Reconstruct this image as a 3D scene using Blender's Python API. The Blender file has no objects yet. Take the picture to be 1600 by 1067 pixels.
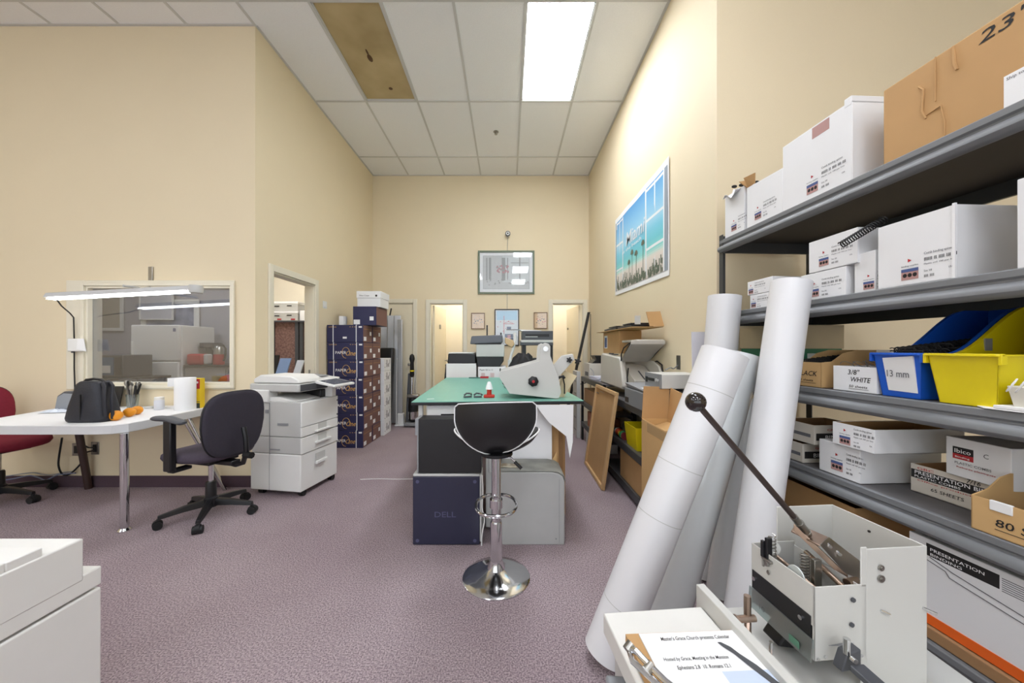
import bpy, math, random
from mathutils import Matrix, Vector
random.seed(7)
PI = math.pi
C = bpy.context.scene.collection
SC = bpy.context.scene
# ---------------------------------------------------------------- camera, world, exposure
F_, CX, CY, H_ = 554.0, 794.0, 544.0, 1.254
cam = bpy.data.objects.new('camera', bpy.data.cameras.new('camera')); C.objects.link(cam)
cam.location = (0, 0, H_); cam.rotation_euler = (PI/2, 0, 0)
cam.data.sensor_width = 36; cam.data.lens = 36*F_/1600
cam.data.shift_x = (800-CX)/1600; cam.data.shift_y = (CY-533.5)/1600
cam.data.clip_start = .02
SC.camera = cam
w = bpy.data.worlds.new('daylight'); SC.world = w; w.use_nodes = True
w.node_tree.nodes['Background'].inputs[0].default_value = (.86, .93, 1, 1)
w.node_tree.nodes['Background'].inputs[1].default_value = 2.2
SC.view_settings.view_transform = 'Standard'; SC.view_settings.look = 'None'
SC.view_settings.gamma = 1; SC.view_settings.use_curve_mapping = False
SC.view_settings.exposure = 0.10
LAMP = 13.2          # strength of a lit ceiling troffer
# ---------------------------------------------------------------- measuring helpers (world metres)
def at(px, py, Y): return ((px-CX)/F_*Y, Y, H_+(CY-py)/F_*Y)
def on(px, py, z):
    Y = (H_-z)*F_/(py-CY); return ((px-CX)/F_*Y, Y, z)
SA, SB = 1.4245, .05                                    # steel shelf front line X = SA - SB*Y
def sY(px, d=.02): return (SA+d)/((px-CX)/F_+SB)
# ---------------------------------------------------------------- materials
def lin(h):
    if isinstance(h, str):
        h = h.lstrip('#'); c = [int(h[i:i+2], 16)/255 for i in (0, 2, 4)]
    else: c = list(h)
    return tuple(((x+.055)/1.055)**2.4 if x > .04045 else x/12.92 for x in c)+(1,)
MC = {}
def M(name, col, rough=.5, metal=0, var=.04, scale=12, bump=0, bscale=200, emit=0, coat=0, col2=None, det=3):
    if name in MC: return MC[name]
    m = bpy.data.materials.new(name); m.use_nodes = True; MC[name] = m
    N, L = m.node_tree.nodes, m.node_tree.links; b = N['Principled BSDF']
    c = lin(col); tc = N.new('ShaderNodeTexCoord'); no = N.new('ShaderNodeTexNoise')
    L.new(tc.outputs['Object'], no.inputs['Vector']); no.inputs['Scale'].default_value = scale; no.inputs['Detail'].default_value = det
    mx = N.new('ShaderNodeMix'); mx.data_type = 'RGBA'
    if col2: c2 = lin(col2)
    else: c2 = tuple(x*(1-var*2) for x in c[:3])+(1,); c = tuple(min(1, x*(1+var*.6)) for x in c[:3])+(1,)
    mx.inputs[6].default_value = c; mx.inputs[7].default_value = c2
    if col2:
        r = N.new('ShaderNodeMapRange'); r.inputs[1].default_value = .35; r.inputs[2].default_value = .65
        L.new(no.outputs[0], r.inputs[0]); L.new(r.outputs[0], mx.inputs[0])
    else: L.new(no.outputs[0], mx.inputs[0])
    L.new(mx.outputs[2], b.inputs['Base Color'])
    b.inputs['Roughness'].default_value = rough; b.inputs['Metallic'].default_value = metal
    b.inputs['Coat Weight'].default_value = coat; b.inputs['Coat Roughness'].default_value = .08
    if bump:
        n2 = N.new('ShaderNodeTexNoise'); n2.inputs['Scale'].default_value = bscale; n2.inputs['Detail'].default_value = 2
        L.new(tc.outputs['Object'], n2.inputs['Vector']); bp = N.new('ShaderNodeBump')
        bp.inputs['Strength'].default_value = bump; bp.inputs['Distance'].default_value = .004
        L.new(n2.outputs[0], bp.inputs['Height']); L.new(bp.outputs[0], b.inputs['Normal'])
    if emit:
        b.inputs['Emission Color'].default_value = lin(col); b.inputs['Emission Strength'].default_value = emit
    return m
def glass(name, tint='#ffffff', alpha=.12, rough=.02):
    m = bpy.data.materials.new(name); m.use_nodes = True; N, L = m.node_tree.nodes, m.node_tree.links
    N.remove(N['Principled BSDF']); out = N['Material Output']
    t = N.new('ShaderNodeBsdfTransparent'); t.inputs[0].default_value = lin(tint)
    g = N.new('ShaderNodeBsdfGlossy'); g.inputs['Roughness'].default_value = rough
    fr = N.new('ShaderNodeLayerWeight'); fr.inputs[0].default_value = .5; pw = N.new('ShaderNodeMath'); pw.operation = 'POWER'; pw.inputs[1].default_value = 4; L.new(fr.outputs['Facing'], pw.inputs[0])
    ad = N.new('ShaderNodeMath'); ad.use_clamp = True; ad.inputs[1].default_value = .04+alpha; L.new(pw.outputs[0], ad.inputs[0])
    mx = N.new('ShaderNodeMixShader'); L.new(ad.outputs[0], mx.inputs[0]); L.new(t.outputs[0], mx.inputs[1]); L.new(g.outputs[0], mx.inputs[2])
    L.new(mx.outputs[0], out.inputs[0]); return m
wallm = M('cream_wall', '#e8d9b9', .7, var=.02, scale=2.5, bump=.25, bscale=260)
wallg = M('grey_lilac_wall', '#aeadb6', .7, var=.03, scale=3)
wallp = M('pale_inner_wall', '#f3ead6', .7, var=.02, scale=3)
trimm = M('cream_trim', '#e6dfcb', .45, var=.02)
doorm = M('cream_door', '#e6dcc3', .45, var=.02)
tilem = M('ceiling_tile', '#f7f8f9', .9, var=.03, scale=90, bump=.5, bscale=160, det=6)
gridm = M('ceiling_tbar', '#cfcfcd', .5, var=.01)
white = M('white_plastic', '#e9e9e6', .4, var=.015)
whitep = M('white_card', '#ececed', .6, var=.015)
paper = M('paper_white', '#f1f1f1', .7, var=.01)
offw = M('offwhite_panel', '#dcdbd6', .42, var=.02)
lgrey = M('light_grey_plastic', '#c4c4c1', .45, var=.02)
mgrey = M('mid_grey_plastic', '#8d8f92', .45, var=.03)
dgrey = M('dark_grey_plastic', '#4b4d52', .45, var=.05)
black = M('black_plastic', '#17171a', .4, var=.1)
blackr = M('black_rubber', '#101012', .6, var=.1)
blackl = M('black_leatherette', '#1c1b1d', .42, var=.1, bump=.15, bscale=400)
steel = M('chrome', '#d9dadc', .12, 1, var=.02)
brush = M('brushed_steel', '#a7a59f', .32, 1, var=.08, scale=30)
bronze = M('worn_brass_steel', '#bda696', .35, 1, var=.15, scale=40)
kraft = M('kraft_card', '#c39a68', .8, var=.05, scale=9)
kraftd = M('kraft_inside', '#a9825a', .85, var=.06)
kraftl = M('kraft_pale', '#d2ab75', .8, var=.04, scale=9)
shelfm = M('shelf_steel', '#7d7f82', .5, .15, var=.04)
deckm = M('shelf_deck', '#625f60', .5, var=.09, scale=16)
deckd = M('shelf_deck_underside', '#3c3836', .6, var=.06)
postm = M('shelf_post', '#4c4e50', .4, .3, var=.04)
navy = M('navy_carton', '#262650', .5, var=.06)
gold = M('gold_print', '#cfa35b', .5)
brown = M('brown_carton_end', '#7d5a52', .7, var=.08)
ink = M('black_ink', '#1e1c1c', .7)
redink = M('red_ink', '#b8242c', .6)
blueink = M('blue_print', '#4d5f92', .6)
skinink = M('pink_print', '#b98f8a', .6)
purple = M('purple_fabric', '#4a414e', .9, var=.12, scale=60, bump=.4, bscale=500)
purpled = M('dark_purple_fabric', '#35313c', .9, var=.1, scale=60, bump=.4, bscale=500)
redf = M('red_fabric', '#8b2338', .9, var=.1, scale=60, bump=.3, bscale=400)
green = M('green_cutting_mat', '#78b8a8', .38, var=.04, scale=14)
cream = M('machine_grey', '#cbcac5', .42, var=.02, scale=5)
vinyl = M('white_vinyl_roll', '#e6e6e8', .35, var=.02, scale=4, coat=.2)
vinylg = M('glossy_clear_roll', '#d5d8d8', .12, var=.03, scale=4, coat=.8)
bluep = M('blue_bin_plastic', '#1d5fd0', .32, var=.03)
yellowp = M('yellow_bin_plastic', '#edd814', .32, var=.03)
redp = M('red_plastic', '#c8321f', .35)
teal = M('teal_plastic', '#5fc3ad', .4)
orange = M('orange_peel', '#f09a12', .45, var=.08, scale=20, bump=.3, bscale=300)
orangep = M('orange_print', '#f26a1b', .5)
beige = M('beige_plastic', '#cfcac0', .45, var=.03)
led = M('lit_tube', '#ffffff', .4, emit=9)
lit = M('lit_troffer', '#f4f8ff', .4, emit=LAMP)
lit2 = M('lit_troffer_bright', '#f4f8ff', .4, emit=LAMP*2.05)
pane = glass('window_glass', '#e2e6ee', .10)
pglass = glass('picture_glass', '#ffffff', .02, .03)
clear = glass('clear_plastic', '#e8eef0', .1, .08)
acryl = glass('scuffed_acrylic', '#dcebea', .30, .45)
def carpet():
    m = bpy.data.materials.new('mauve_carpet'); m.use_nodes = True; N, L = m.node_tree.nodes, m.node_tree.links; b = N['Principled BSDF']
    tc = N.new('ShaderNodeTexCoord')
    n1 = N.new('ShaderNodeTexNoise'); n1.inputs['Scale'].default_value = 150; n1.inputs['Detail'].default_value = 5
    n2 = N.new('ShaderNodeTexNoise'); n2.inputs['Scale'].default_value = 1.1; n2.inputs['Detail'].default_value = 4
    n3 = N.new('ShaderNodeTexNoise'); n3.inputs['Scale'].default_value = 260
    for n in (n1, n2, n3): L.new(tc.outputs['Object'], n.inputs['Vector'])
    r = N.new('ShaderNodeMapRange'); r.inputs[1].default_value = .36; r.inputs[2].default_value = .64; L.new(n1.outputs[0], r.inputs[0])
    mx = N.new('ShaderNodeMix'); mx.data_type = 'RGBA'; mx.inputs[6].default_value = lin('#7b6c73'); mx.inputs[7].default_value = lin('#c0afb2')
    L.new(r.outputs[0], mx.inputs[0])
    m2 = N.new('ShaderNodeMix'); m2.data_type = 'RGBA'; m2.blend_type = 'MULTIPLY'
    r2 = N.new('ShaderNodeMapRange'); r2.inputs[1].default_value = .4; r2.inputs[2].default_value = .62; L.new(n2.outputs[0], r2.inputs[0])
    L.new(r2.outputs[0], m2.inputs[0]); L.new(mx.outputs[2], m2.inputs[6]); m2.inputs[7].default_value = (.84, .81, .83, 1)
    L.new(m2.outputs[2], b.inputs['Base Color']); b.inputs['Roughness'].default_value = .95
    bp = N.new('ShaderNodeBump'); bp.inputs['Strength'].default_value = .8; bp.inputs['Distance'].default_value = .006
    L.new(n3.outputs[0], bp.inputs['Height']); L.new(bp.outputs[0], b.inputs['Normal']); return m
carpm = carpet()
carpd = M('dark_carpet_skirting', '#55424c', .95, var=.15, scale=120, bump=.5, bscale=300)
# ---------------------------------------------------------------- mesh builder
TXT = {}
def textmesh(s):
    if s not in TXT:
        cu = bpy.data.curves.new('t', 'FONT'); cu.body = s; cu.size = 1; cu.resolution_u = 2; cu.offset = .008
        o = bpy.data.objects.new('t', cu); C.objects.link(o); bpy.context.view_layer.update()
        me = o.to_mesh(); vs = [tuple(v.co) for v in me.vertices]; fs = [tuple(p.vertices) for p in me.polygons]
        o.to_mesh_clear(); bpy.data.objects.remove(o); bpy.data.curves.remove(cu)
        TXT[s] = (vs, fs, max([v[0] for v in vs] or [1]))
    return TXT[s]
class MB:
    def __init__(s): s.v = []; s.f = []; s.mi = []; s.T = Matrix()
    def add(s, vs, fs, m=0):
        k = len(s.v); s.v += [tuple(s.T @ Vector(v)) for v in vs]; s.f += [tuple(k+i for i in f) for f in fs]; s.mi += [m]*len(fs); return s
    def box(s, x0, x1, y0, y1, z0, z1, m=0):
        vs = [(x, y, z) for z in (z0, z1) for y in (y0, y1) for x in (x0, x1)]
        return s.add(vs, [(0, 2, 3, 1), (4, 5, 7, 6), (0, 1, 5, 4), (2, 6, 7, 3), (0, 4, 6, 2), (1, 3, 7, 5)], m)
    def hexa(s, b, t, m=0):                              # bottom quad, top quad
        return s.add(list(b)+list(t), [(3, 2, 1, 0), (4, 5, 6, 7), (0, 1, 5, 4), (1, 2, 6, 5), (2, 3, 7, 6), (3, 0, 4, 7)], m)
    def prism(s, pts, ax, a, b, m=0):
        def P(p, t): return {'x': (t, p[0], p[1]), 'y': (p[0], t, p[1]), 'z': (p[0], p[1], t)}[ax]
        n = len(pts); vs = [P(p, a) for p in pts]+[P(p, b) for p in pts]
        return s.add(vs, [tuple(range(n)), tuple(range(2*n-1, n-1, -1))]+[(i, n+i, n+(i+1) % n, (i+1) % n) for i in range(n)], m)
    def rings(s, R, m=0, caps=True, loop=True):
        n = len(R[0]); vs = [p for r in R for p in r]; fs = []
        for k in range(len(R)-1):
            for i in range(n if loop else n-1): fs.append((k*n+i, k*n+(i+1) % n, (k+1)*n+(i+1) % n, (k+1)*n+i))
        if caps: fs += [tuple(range(n))[::-1], tuple(range((len(R)-1)*n, len(R)*n))]
        return s.add(vs, fs, m)
    def cyl(s, p0, p1, r0, r1=None, n=16, m=0, caps=True):
        r1 = r0 if r1 is None else r1; p0, p1 = Vector(p0), Vector(p1); d = (p1-p0).normalized()
        a = d.orthogonal().normalized(); b = d.cross(a)
        R = [[p+(a*math.cos(2*PI*i/n)+b*math.sin(2*PI*i/n))*r for i in range(n)] for p, r in ((p0, r0), (p1, r1))]
        return s.rings(R, m, caps)
    def tube(s, pts, r, n=8, m=0, closed=False):
        pts = [Vector(p) for p in pts]; R = []; a = None
        for i, p in enumerate(pts):
            if closed: d = pts[(i+1) % len(pts)]-pts[i-1]
            else: d = pts[min(i+1, len(pts)-1)]-pts[max(i-1, 0)]
            d = d.normalized() if d.length > 1e-9 else Vector((0, 0, 1))
            a = d.orthogonal().normalized() if a is None else (a-d*a.dot(d)).normalized(); b = d.cross(a)
            R.append([p+(a*math.cos(2*PI*k/n)+b*math.sin(2*PI*k/n))*r for k in range(n)])
        if closed: R.append(R[0])
        return s.rings(R, m, not closed)
    def lathe(s, prof, c=(0, 0, 0), n=24, m=0, caps=True):
        R = [[(c[0]+r*math.cos(2*PI*i/n), c[1]+r*math.sin(2*PI*i/n), c[2]+z) for i in range(n)] for r, z in prof]
        return s.rings(R, m, caps)
    def ball(s, c, r, m=0, n=16, sc=(1, 1, 1)):
        R = [[(c[0]+sc[0]*r*math.sin(t)*math.cos(2*PI*i/n), c[1]+sc[1]*r*math.sin(t)*math.sin(2*PI*i/n), c[2]-sc[2]*r*math.cos(t)) for i in range(n)]
             for t in [PI*(.02+.96*k/10) for k in range(11)]]
        return s.rings(R, m)
    def sheet(s, G, th, nrm=None, m=0):                  # grid of points made thick along nrm
        a, b = len(G), len(G[0]); t = Vector(nrm)*th; vs = [Vector(p) for r in G for p in r]; n = len(vs)
        vs2 = [p+t for p in vs]; fs = []
        for i in range(a-1):
            for j in range(b-1):
                q = (i*b+j, i*b+j+1, (i+1)*b+j+1, (i+1)*b+j); fs += [q, tuple(n+k for k in q[::-1])]
        e = [i for i in range(b)]+[i*b+b-1 for i in range(1, a)]+[(a-1)*b+j for j in range(b-2, -1, -1)]+[i*b for i in range(a-2, 0, -1)]
        for k in range(len(e)): p, q = e[k], e[(k+1) % len(e)]; fs.append((q, p, n+p, n+q))
        return s.add([tuple(v) for v in vs+vs2], fs, m)
    def plane(s, o, u, v, m=0):                          # quad o, o+u, o+u+v, o+v
        o, u, v = Vector(o), Vector(u), Vector(v); return s.add([o, o+u, o+u+v, o+v], [(0, 1, 2, 3)], m)
    def text(s, t, size, o, u, v, m=0, width=None, slant=0):
        vs, fs, wd = textmesh(t); o, u, v = Vector(o), Vector(u).normalized(), Vector(v).normalized()
        k = width/wd/size if width else 1
        return s.add([o+u*((p[0]*k+p[1]*slant)*size)+v*(p[1]*size) for p in vs], fs, m)
    def build(s, name, mats, parent=None, bevel=0, seg=2, angle=35, flat=False, loc=None, rot=None, label=None, kind=None, raw=False):
        me = bpy.data.meshes.new(name); me.from_pydata(s.v, [], s.f)
        if not isinstance(mats, (list, tuple)): mats = [mats]
        for q in mats: me.materials.append(q)
        me.polygons.foreach_set('material_index', s.mi)
        if not raw:
            import bmesh
            bm = bmesh.new(); bm.from_mesh(me); bmesh.ops.recalc_face_normals(bm, faces=bm.faces); bm.to_mesh(me); bm.free()
        if not flat:
            me.shade_smooth(); me.set_sharp_from_angle(angle=math.radians(angle))
        o = bpy.data.objects.new(name, me); C.objects.link(o)
        if parent: o.parent = parent
        if loc: o.location = loc
        if rot: o.rotation_euler = rot
        if bevel:
            b = o.modifiers.new('edge', 'BEVEL'); b.width = bevel; b.segments = seg; b.limit_method = 'ANGLE'; b.angle_limit = math.radians(40)
        if label: o['label'] = label
        if kind: o['kind'] = kind
        return o
def B(): return MB()
def tag(o, label, cat, group=None, kind=None):
    o['label'] = label; o['category'] = cat
    if group: o['group'] = group
    if kind: o['kind'] = kind
    return o
def thing(name, label, cat, loc=(0, 0, 0), rz=0, group=None):
    o = bpy.data.objects.new(name, None); C.objects.link(o); o.location = loc; o.rotation_euler = (0, 0, rz); o.empty_display_size = .1
    return tag(o, label, cat, group)
def struct(name, mb, m, **k):
    o = mb.build(name, m, **k); o['kind'] = 'structure'; return o
def dup(root, loc, rz, label, group=None):
    r = root.copy(); C.objects.link(r); r.location = loc; r.rotation_euler = (0, 0, rz); r['label'] = label
    if group: r['group'] = group
    for ch in list(root.children):
        c = ch.copy(); C.objects.link(c); c.parent = r
        for g in list(ch.children): d = g.copy(); C.objects.link(d); d.parent = c
    return r
def grow(mb, axis, p0, p1, a0, a1, z0, z1, holes=()):    # a wall slab with rectangular openings
    xs = sorted({a0, a1, *[h[0] for h in holes], *[h[1] for h in holes]}); zs = sorted({z0, z1, *[h[2] for h in holes], *[h[3] for h in holes]})
    for i in range(len(xs)-1):
        for j in range(len(zs)-1):
            cx, cz = (xs[i]+xs[i+1])/2, (zs[j]+zs[j+1])/2
            if any(h[0] < cx < h[1] and h[2] < cz < h[3] for h in holes): continue
            if axis == 'y': mb.box(xs[i], xs[i+1], p0, p1, zs[j], zs[j+1])
            else: mb.box(p0, p1, xs[i], xs[i+1], zs[j], zs[j+1])
    return mb
# ---------------------------------------------------------------- the room
CZ = 4.176; YB = 5.996; XL = -2.29; XR = 1.364; YL = 3.212; YR = 2.318
X0, X1, Y0 = -6.6, 4.4, -6.2
struct('floor', B().plane((-8, Y0-.1, 0), (14, 0, 0), (0, 16, 0)), carpm, flat=True)
# openings in the ceiling for the troffers
TW = (XR-XL)/6
def col(k): return XL+TW*k
def row(j): return 4.194-1.2185*j                        # row j spans row(j+1) .. row(j)
litp = [(4, 0), (4, 2), (4, 4), (4, 6), (1, 3), (1, 5), (-3, 3), (-3, 5), (-6, 4), (7, 5)]
offp = [(1, 0)]
holes = [(col(k)+.012, col(k+1)-.012, row(j+1)+.012, row(j)-.012) for k, j in litp+offp]
mb = B()
xs = sorted({X0, X1, *[h[0] for h in holes], *[h[1] for h in holes]}); ys = sorted({Y0, YB+.05, *[h[2] for h in holes], *[h[3] for h in holes]})
for i in range(len(xs)-1):
    for j in range(len(ys)-1):
        cx, cy = (xs[i]+xs[i+1])/2, (ys[j]+ys[j+1])/2
        if any(h[0] < cx < h[1] and h[2] < cy < h[3] for h in holes): continue
        mb.box(xs[i], xs[i+1], ys[j], ys[j+1], CZ, CZ+.02)
struct('ceiling', mb, tilem, flat=True)
struct('ceiling_slab', B().box(-8, 6, Y0-.1, 9.8, CZ+.2, CZ+.3), gridm)
mb = B()
k = -7
while col(k) < X1:
    if col(k) > X0:
        yy = YB if -.1 < k < 6.1 else (YL if k < 0 else YR)
        mb.box(col(k)-.012, col(k)+.012, Y0, yy, CZ-.006, CZ+.001)
    k += 1
for j in range(-1, 8):
    y = row(j) if j >= 0 else 5.413
    xa = X0 if y < YL else XL; xb = X1 if y < YR else XR
    mb.box(xa, xb, y-.012, y+.012, CZ-.0055, CZ+.001)
# wall angle
for (a, b, c, d) in ((XL, XL+.022, YL, YB), (XR-.022, XR, YR, YB), (XL, XR, YB-.022, YB), (X0, XL, YL-.022, YL), (XR, X1, YR-.022, YR)):
    mb.box(a, b, c, d, CZ-.007, CZ+.001)
struct('trim_1', mb, gridm, flat=True)
# walls
WT = .1
win = (at(135, 0, YL)[0], at(363, 0, YL)[0], at(0, 601, YL)[2], at(0, 447, YL)[2])   # wall opening of the window
struct('wall_left', grow(B(), 'y', YL, YL+WT, -7.6, XL, 0, CZ+.1, [win]), wallm, flat=True)
dL = (3.44, 4.19, 0, 2.0)
struct('wall_alcove_left', grow(B(), 'x', XL-WT, XL, YL+WT, YB, 0, CZ+.1, [dL]), wallm, flat=True)
D1 = (at(598, 0, YB)[0]-.06, at(646, 0, YB)[0], 0, 2.02); D2 = (at(671.5, 0, YB)[0], at(724, 0, YB)[0], 0, 2.01); D3 = (at(863, 0, YB)[0], at(911.5, 0, YB)[0], 0, 2.01)
struct('wall_back', grow(B(), 'y', YB, YB+WT, XL-WT, XR+WT, 0, CZ+.1, [D1, D2, D3]), wallm, flat=True)
struct('wall_right', B().box(XR, XR+WT, YR+WT, YB, 0, CZ+.1), wallm, flat=True)
struct('wall_right_front', B().box(XR, X1+.1, YR, YR+WT, 0, CZ+.1), wallm, flat=True)
struct('wall_far_right', B().box(X1, X1+.1, Y0, YR, 0, CZ+.1), wallm, flat=True)
struct('wall_far_left', B().box(-6.7, -6.6, Y0, YL, 0, CZ+.1), wallm, flat=True)
struct('wall_rear', grow(B(), 'y', Y0-.1, Y0, -6.7, X1+.1, 0, CZ+.1, [(-6.2, -2.6, .4, 3.8), (-2.3, 1.2, .4, 3.8), (1.5, 4.1, .4, 3.8)]), wallm, flat=True)  # big openings added in this unseen wall so world daylight fills the room
# kitchen room behind the window
struct('wall_kitchen_back', B().box(-7.6, -4.4, 6.0, 6.1, 0, 2.9), wallg, flat=True)
struct('wall_side_office_back', B().box(-4.4, XL-WT, 6.0, 6.1, 0, 2.9), wallp, flat=True)
struct('wall_kitchen_left', B().box(-7.7, -7.6, YL, 6.1, 0, 2.9), wallg, flat=True)
struct('ceiling_kitchen', B().box(-7.7, XL-WT, YL+WT, 6.1, 2.9, 2.95), tilem, flat=True)
# small rooms behind the back wall
struct('wall_store_back', B().box(-3, 2.4, 7.5, 7.6, 0, 2.8), wallp, flat=True)
for i, x in enumerate((-3, -1.45, -.45, .25, 1.62)):
    struct('wall_store_side', B().box(x-.05, x+.05, YB+WT, 7.5, 0, 2.8), wallp, flat=True)
struct('ceiling_store', B().box(-3, 2.4, YB+WT, 7.6, 2.6, 2.65), tilem, flat=True)
# carpet skirting
bs = .1
struct('baseboard_left', B().box(-6.6, XL, YL-.012, YL, 0, bs), carpd)
struct('baseboard_alcove_left', B().box(XL, XL+.012, YL, dL[0]-.07, 0, bs).box(XL, XL+.012, dL[1]+.07, YB, 0, bs), carpd)
struct('baseboard_right', B().box(XR-.012, XR, YR, YB, 0, bs).box(XR, X1, YR-.012, YR, 0, bs), carpd)
struct('baseboard_back', B().box(D1[1]+.06, D2[0]-.06, YB-.012, YB, 0, bs).box(D2[1]+.06, D3[0]-.06, YB-.012, YB, 0, bs), carpd)
def casing(a, b, zt, w=.065, t=.02):                      # architrave in wall_back plane
    m = B()
    m.box(a-w, a, YB-t, YB, 0, zt+w).box(b, b+w, YB-t, YB, 0, zt+w).box(a, b, YB-t, YB, zt, zt+w)
    m.box(a, a+.015, YB-.005, YB+WT, 0, zt).box(b-.015, b, YB-.005, YB+WT, 0, zt).box(a, b, YB-.005, YB+WT, zt-.015, zt)
    return m
d = struct('door_1', casing(D1[0], D1[1], 2.02), trimm, bevel=.004)
B().box(D1[0]+.018, D1[1]-.018, YB+.012, YB+.05, .01, 2.0).build('door_leaf', doorm, d)
B().cyl((D1[1]-.06, YB+.012, .98), (D1[1]-.06, YB-.03, .98), .012).ball((D1[1]-.06, YB-.045, .98), .026).build('door_knob', brush, d)
d = struct('door_2', casing(D2[0], D2[1], 2.01), trimm, bevel=.004)
lf = B().box(0, .04, 0, .72, .01, 1.99).build('door_leaf', doorm, d, loc=(D2[0]+.02, YB+.11, 0), rot=(0, 0, -.10))
B().cyl((.04, .64, 1.02), (.075, .64, 1.02), .01).ball((.09, .64, 1.02), .024).cyl((.04, .66, .93), (.05, .66, .93), .012).build('door_knob', brush, lf)
B().box(.04, .06, .28, .33, 1.60, 1.68).build('coat_hook', brush, lf, bevel=.005)
d = struct('door_3', casing(D3[0], D3[1], 2.01), trimm, bevel=.004)
lf = B().box(-.04, 0, 0, .72, .01, 1.99).build('door_leaf', doorm, d, loc=(D3[1]-.02, YB+.11, 0), rot=(0, 0, .12))
B().cyl((-.04, .62, 1.62), (-.06, .62, 1.62), .02).build('coat_hook', brush, lf)
m = B(); a, b_, _, zt = dL; cw = .065
m.box(XL, XL+.02, a-cw, a, 0, zt+cw).box(XL, XL+.02, b_, b_+cw, 0, zt+cw).box(XL, XL+.02, a, b_, zt, zt+cw)
m.box(XL-WT-.01, XL+.004, a, a+.015, 0, zt).box(XL-WT-.01, XL+.004, b_-.015, b_, 0, zt).box(XL-WT-.01, XL+.004, a, b_, zt-.015, zt)
d = struct('door_4', m, trimm, bevel=.004)
B().box(XL-.06, XL-.04, b_-.018, b_-.0145, .93, 1.0).build('strike_plate', brush, d)
# interior window
xa, xb, za, zb = win
oa, ob, oza, ozb = at(107, 0, YL)[0], at(368, 0, YL)[0], at(0, 608, YL)[2], at(0, 438.5, YL)[2]
m = B()
def ring(m, x0, x1, z0, z1, X0_, X1_, Z0, Z1, y0, y1):
    m.box(x0, x1, y0, y1, z1, Z1).box(x0, x1, y0, y1, Z0, z0); m.box(X0_, x0, y0, y1, Z0, Z1).box(x1, X1_, y0, y1, Z0, Z1)
ring(m, xa, xb, za, zb, oa, ob, oza, ozb, YL-.018, YL)
ring(m, xa+.02, xb-.02, za+.02, zb-.02, xa, xb, za, zb, YL-.01, YL+WT+.01)
ring(m, xa, xb, za, zb, xa-.03, xb+.03, za-.03, zb+.03, YL-.026, YL-.018)
wn = struct('window_1', m, trimm, bevel=.004)
B().box(xa+.02, xb-.02, YL+.03, YL+.036, za+.02, zb-.02).build('glass_pane', pane, wn)
# troffers
for i, (k, j) in enumerate(litp+offp):
    on_ = i < len(litp)
    t = thing('ceiling_light', 'lit white fluorescent ceiling panel in the tile grid, nearest the far wall' if i == 0 else
              ('unlit brownish stained ceiling panel with dark blotches' if not on_ else 'lit fluorescent ceiling panel in the tile grid over the front of the room'),
              'ceiling light', (col(k)+TW/2, row(j)-1.2185/2, CZ), 0, 'lit ceiling panels over the front of the room' if 0 < i < len(litp) else None)
    hw, hl = TW/2-.012, 1.2185/2-.012
    m = B(); m.box(-hw, hw, -hl, -hl+.012, .0, .06).box(-hw, hw, hl-.012, hl, 0, .06).box(-hw, -hw+.012, -hl, hl, 0, .06).box(hw-.012, hw, -hl, hl, 0, .06)
    m.build('frame', gridm, t)
    if on_: B().box(-hw+.012, hw-.012, -hl+.012, hl-.012, .01, .016).build('diffuser', lit2 if i == 0 else lit, t)
    else:
        B().box(-hw+.012, hw-.012, -hl+.012, hl-.012, .01, .016).build('diffuser', M('stained_diffuser', '#c4b186', .35, col2='#ab976c', scale=2.2), t, label='brown stained unlit diffuser')
        B().ball((-.02, .0, .009), .03, sc=(.8, 1.6, .1)).ball((-.02, -.07, .009), .014, sc=(.7, 3, .2)).build('stain', M('dark_stain', '#5a3f26', .6), t); B().ball((.05, .42, .009), .022, sc=(1, 1, .1)).build('stain', M('dark_stain', ''), t)
# sprinkler
sp = at(775, 205.5, 4.785)
m = B().lathe([(.035, .0), (.035, -.006), (.012, -.008), (.012, -.03), (.02, -.032), (.02, -.036)], n=20)
tag(m.build('sprinkler_head', brush, loc=(sp[0], sp[1], CZ-.001)), 'small round sprinkler head set in a far ceiling tile', 'sprinkler')
# lamps of the rooms behind
def roomlamp(x, y, z, w_, l_, e, lab):
    t = thing('ceiling_light', lab, 'ceiling light', (x, y, z))
    B().box(-w_/2, w_/2, -l_/2, l_/2, -.02, -.005).build('diffuser', M('room_lamp_%s' % e, '#fffdf8', .4, emit=e), t)
    B().box(-w_/2-.01, w_/2+.01, -l_/2-.01, l_/2+.01, -.006, -.0005).build('frame', gridm, t)
roomlamp(-.95, 6.75, 2.6, .5, .8, 9, 'lit panel on the ceiling of the small room beyond the left open door')
roomlamp(1.0, 6.75, 2.6, .5, .8, 9, 'lit panel on the ceiling of the small room beyond the right open door')
roomlamp(-3.15, 4.7, 2.9, .45, .9, 20, 'lit panel on the ceiling just inside the side doorway')
roomlamp(-5.4, 4.4, 2.9, .6, 1.1, 10, 'lit panel on the ceiling of the kitchen behind the window')
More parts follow.
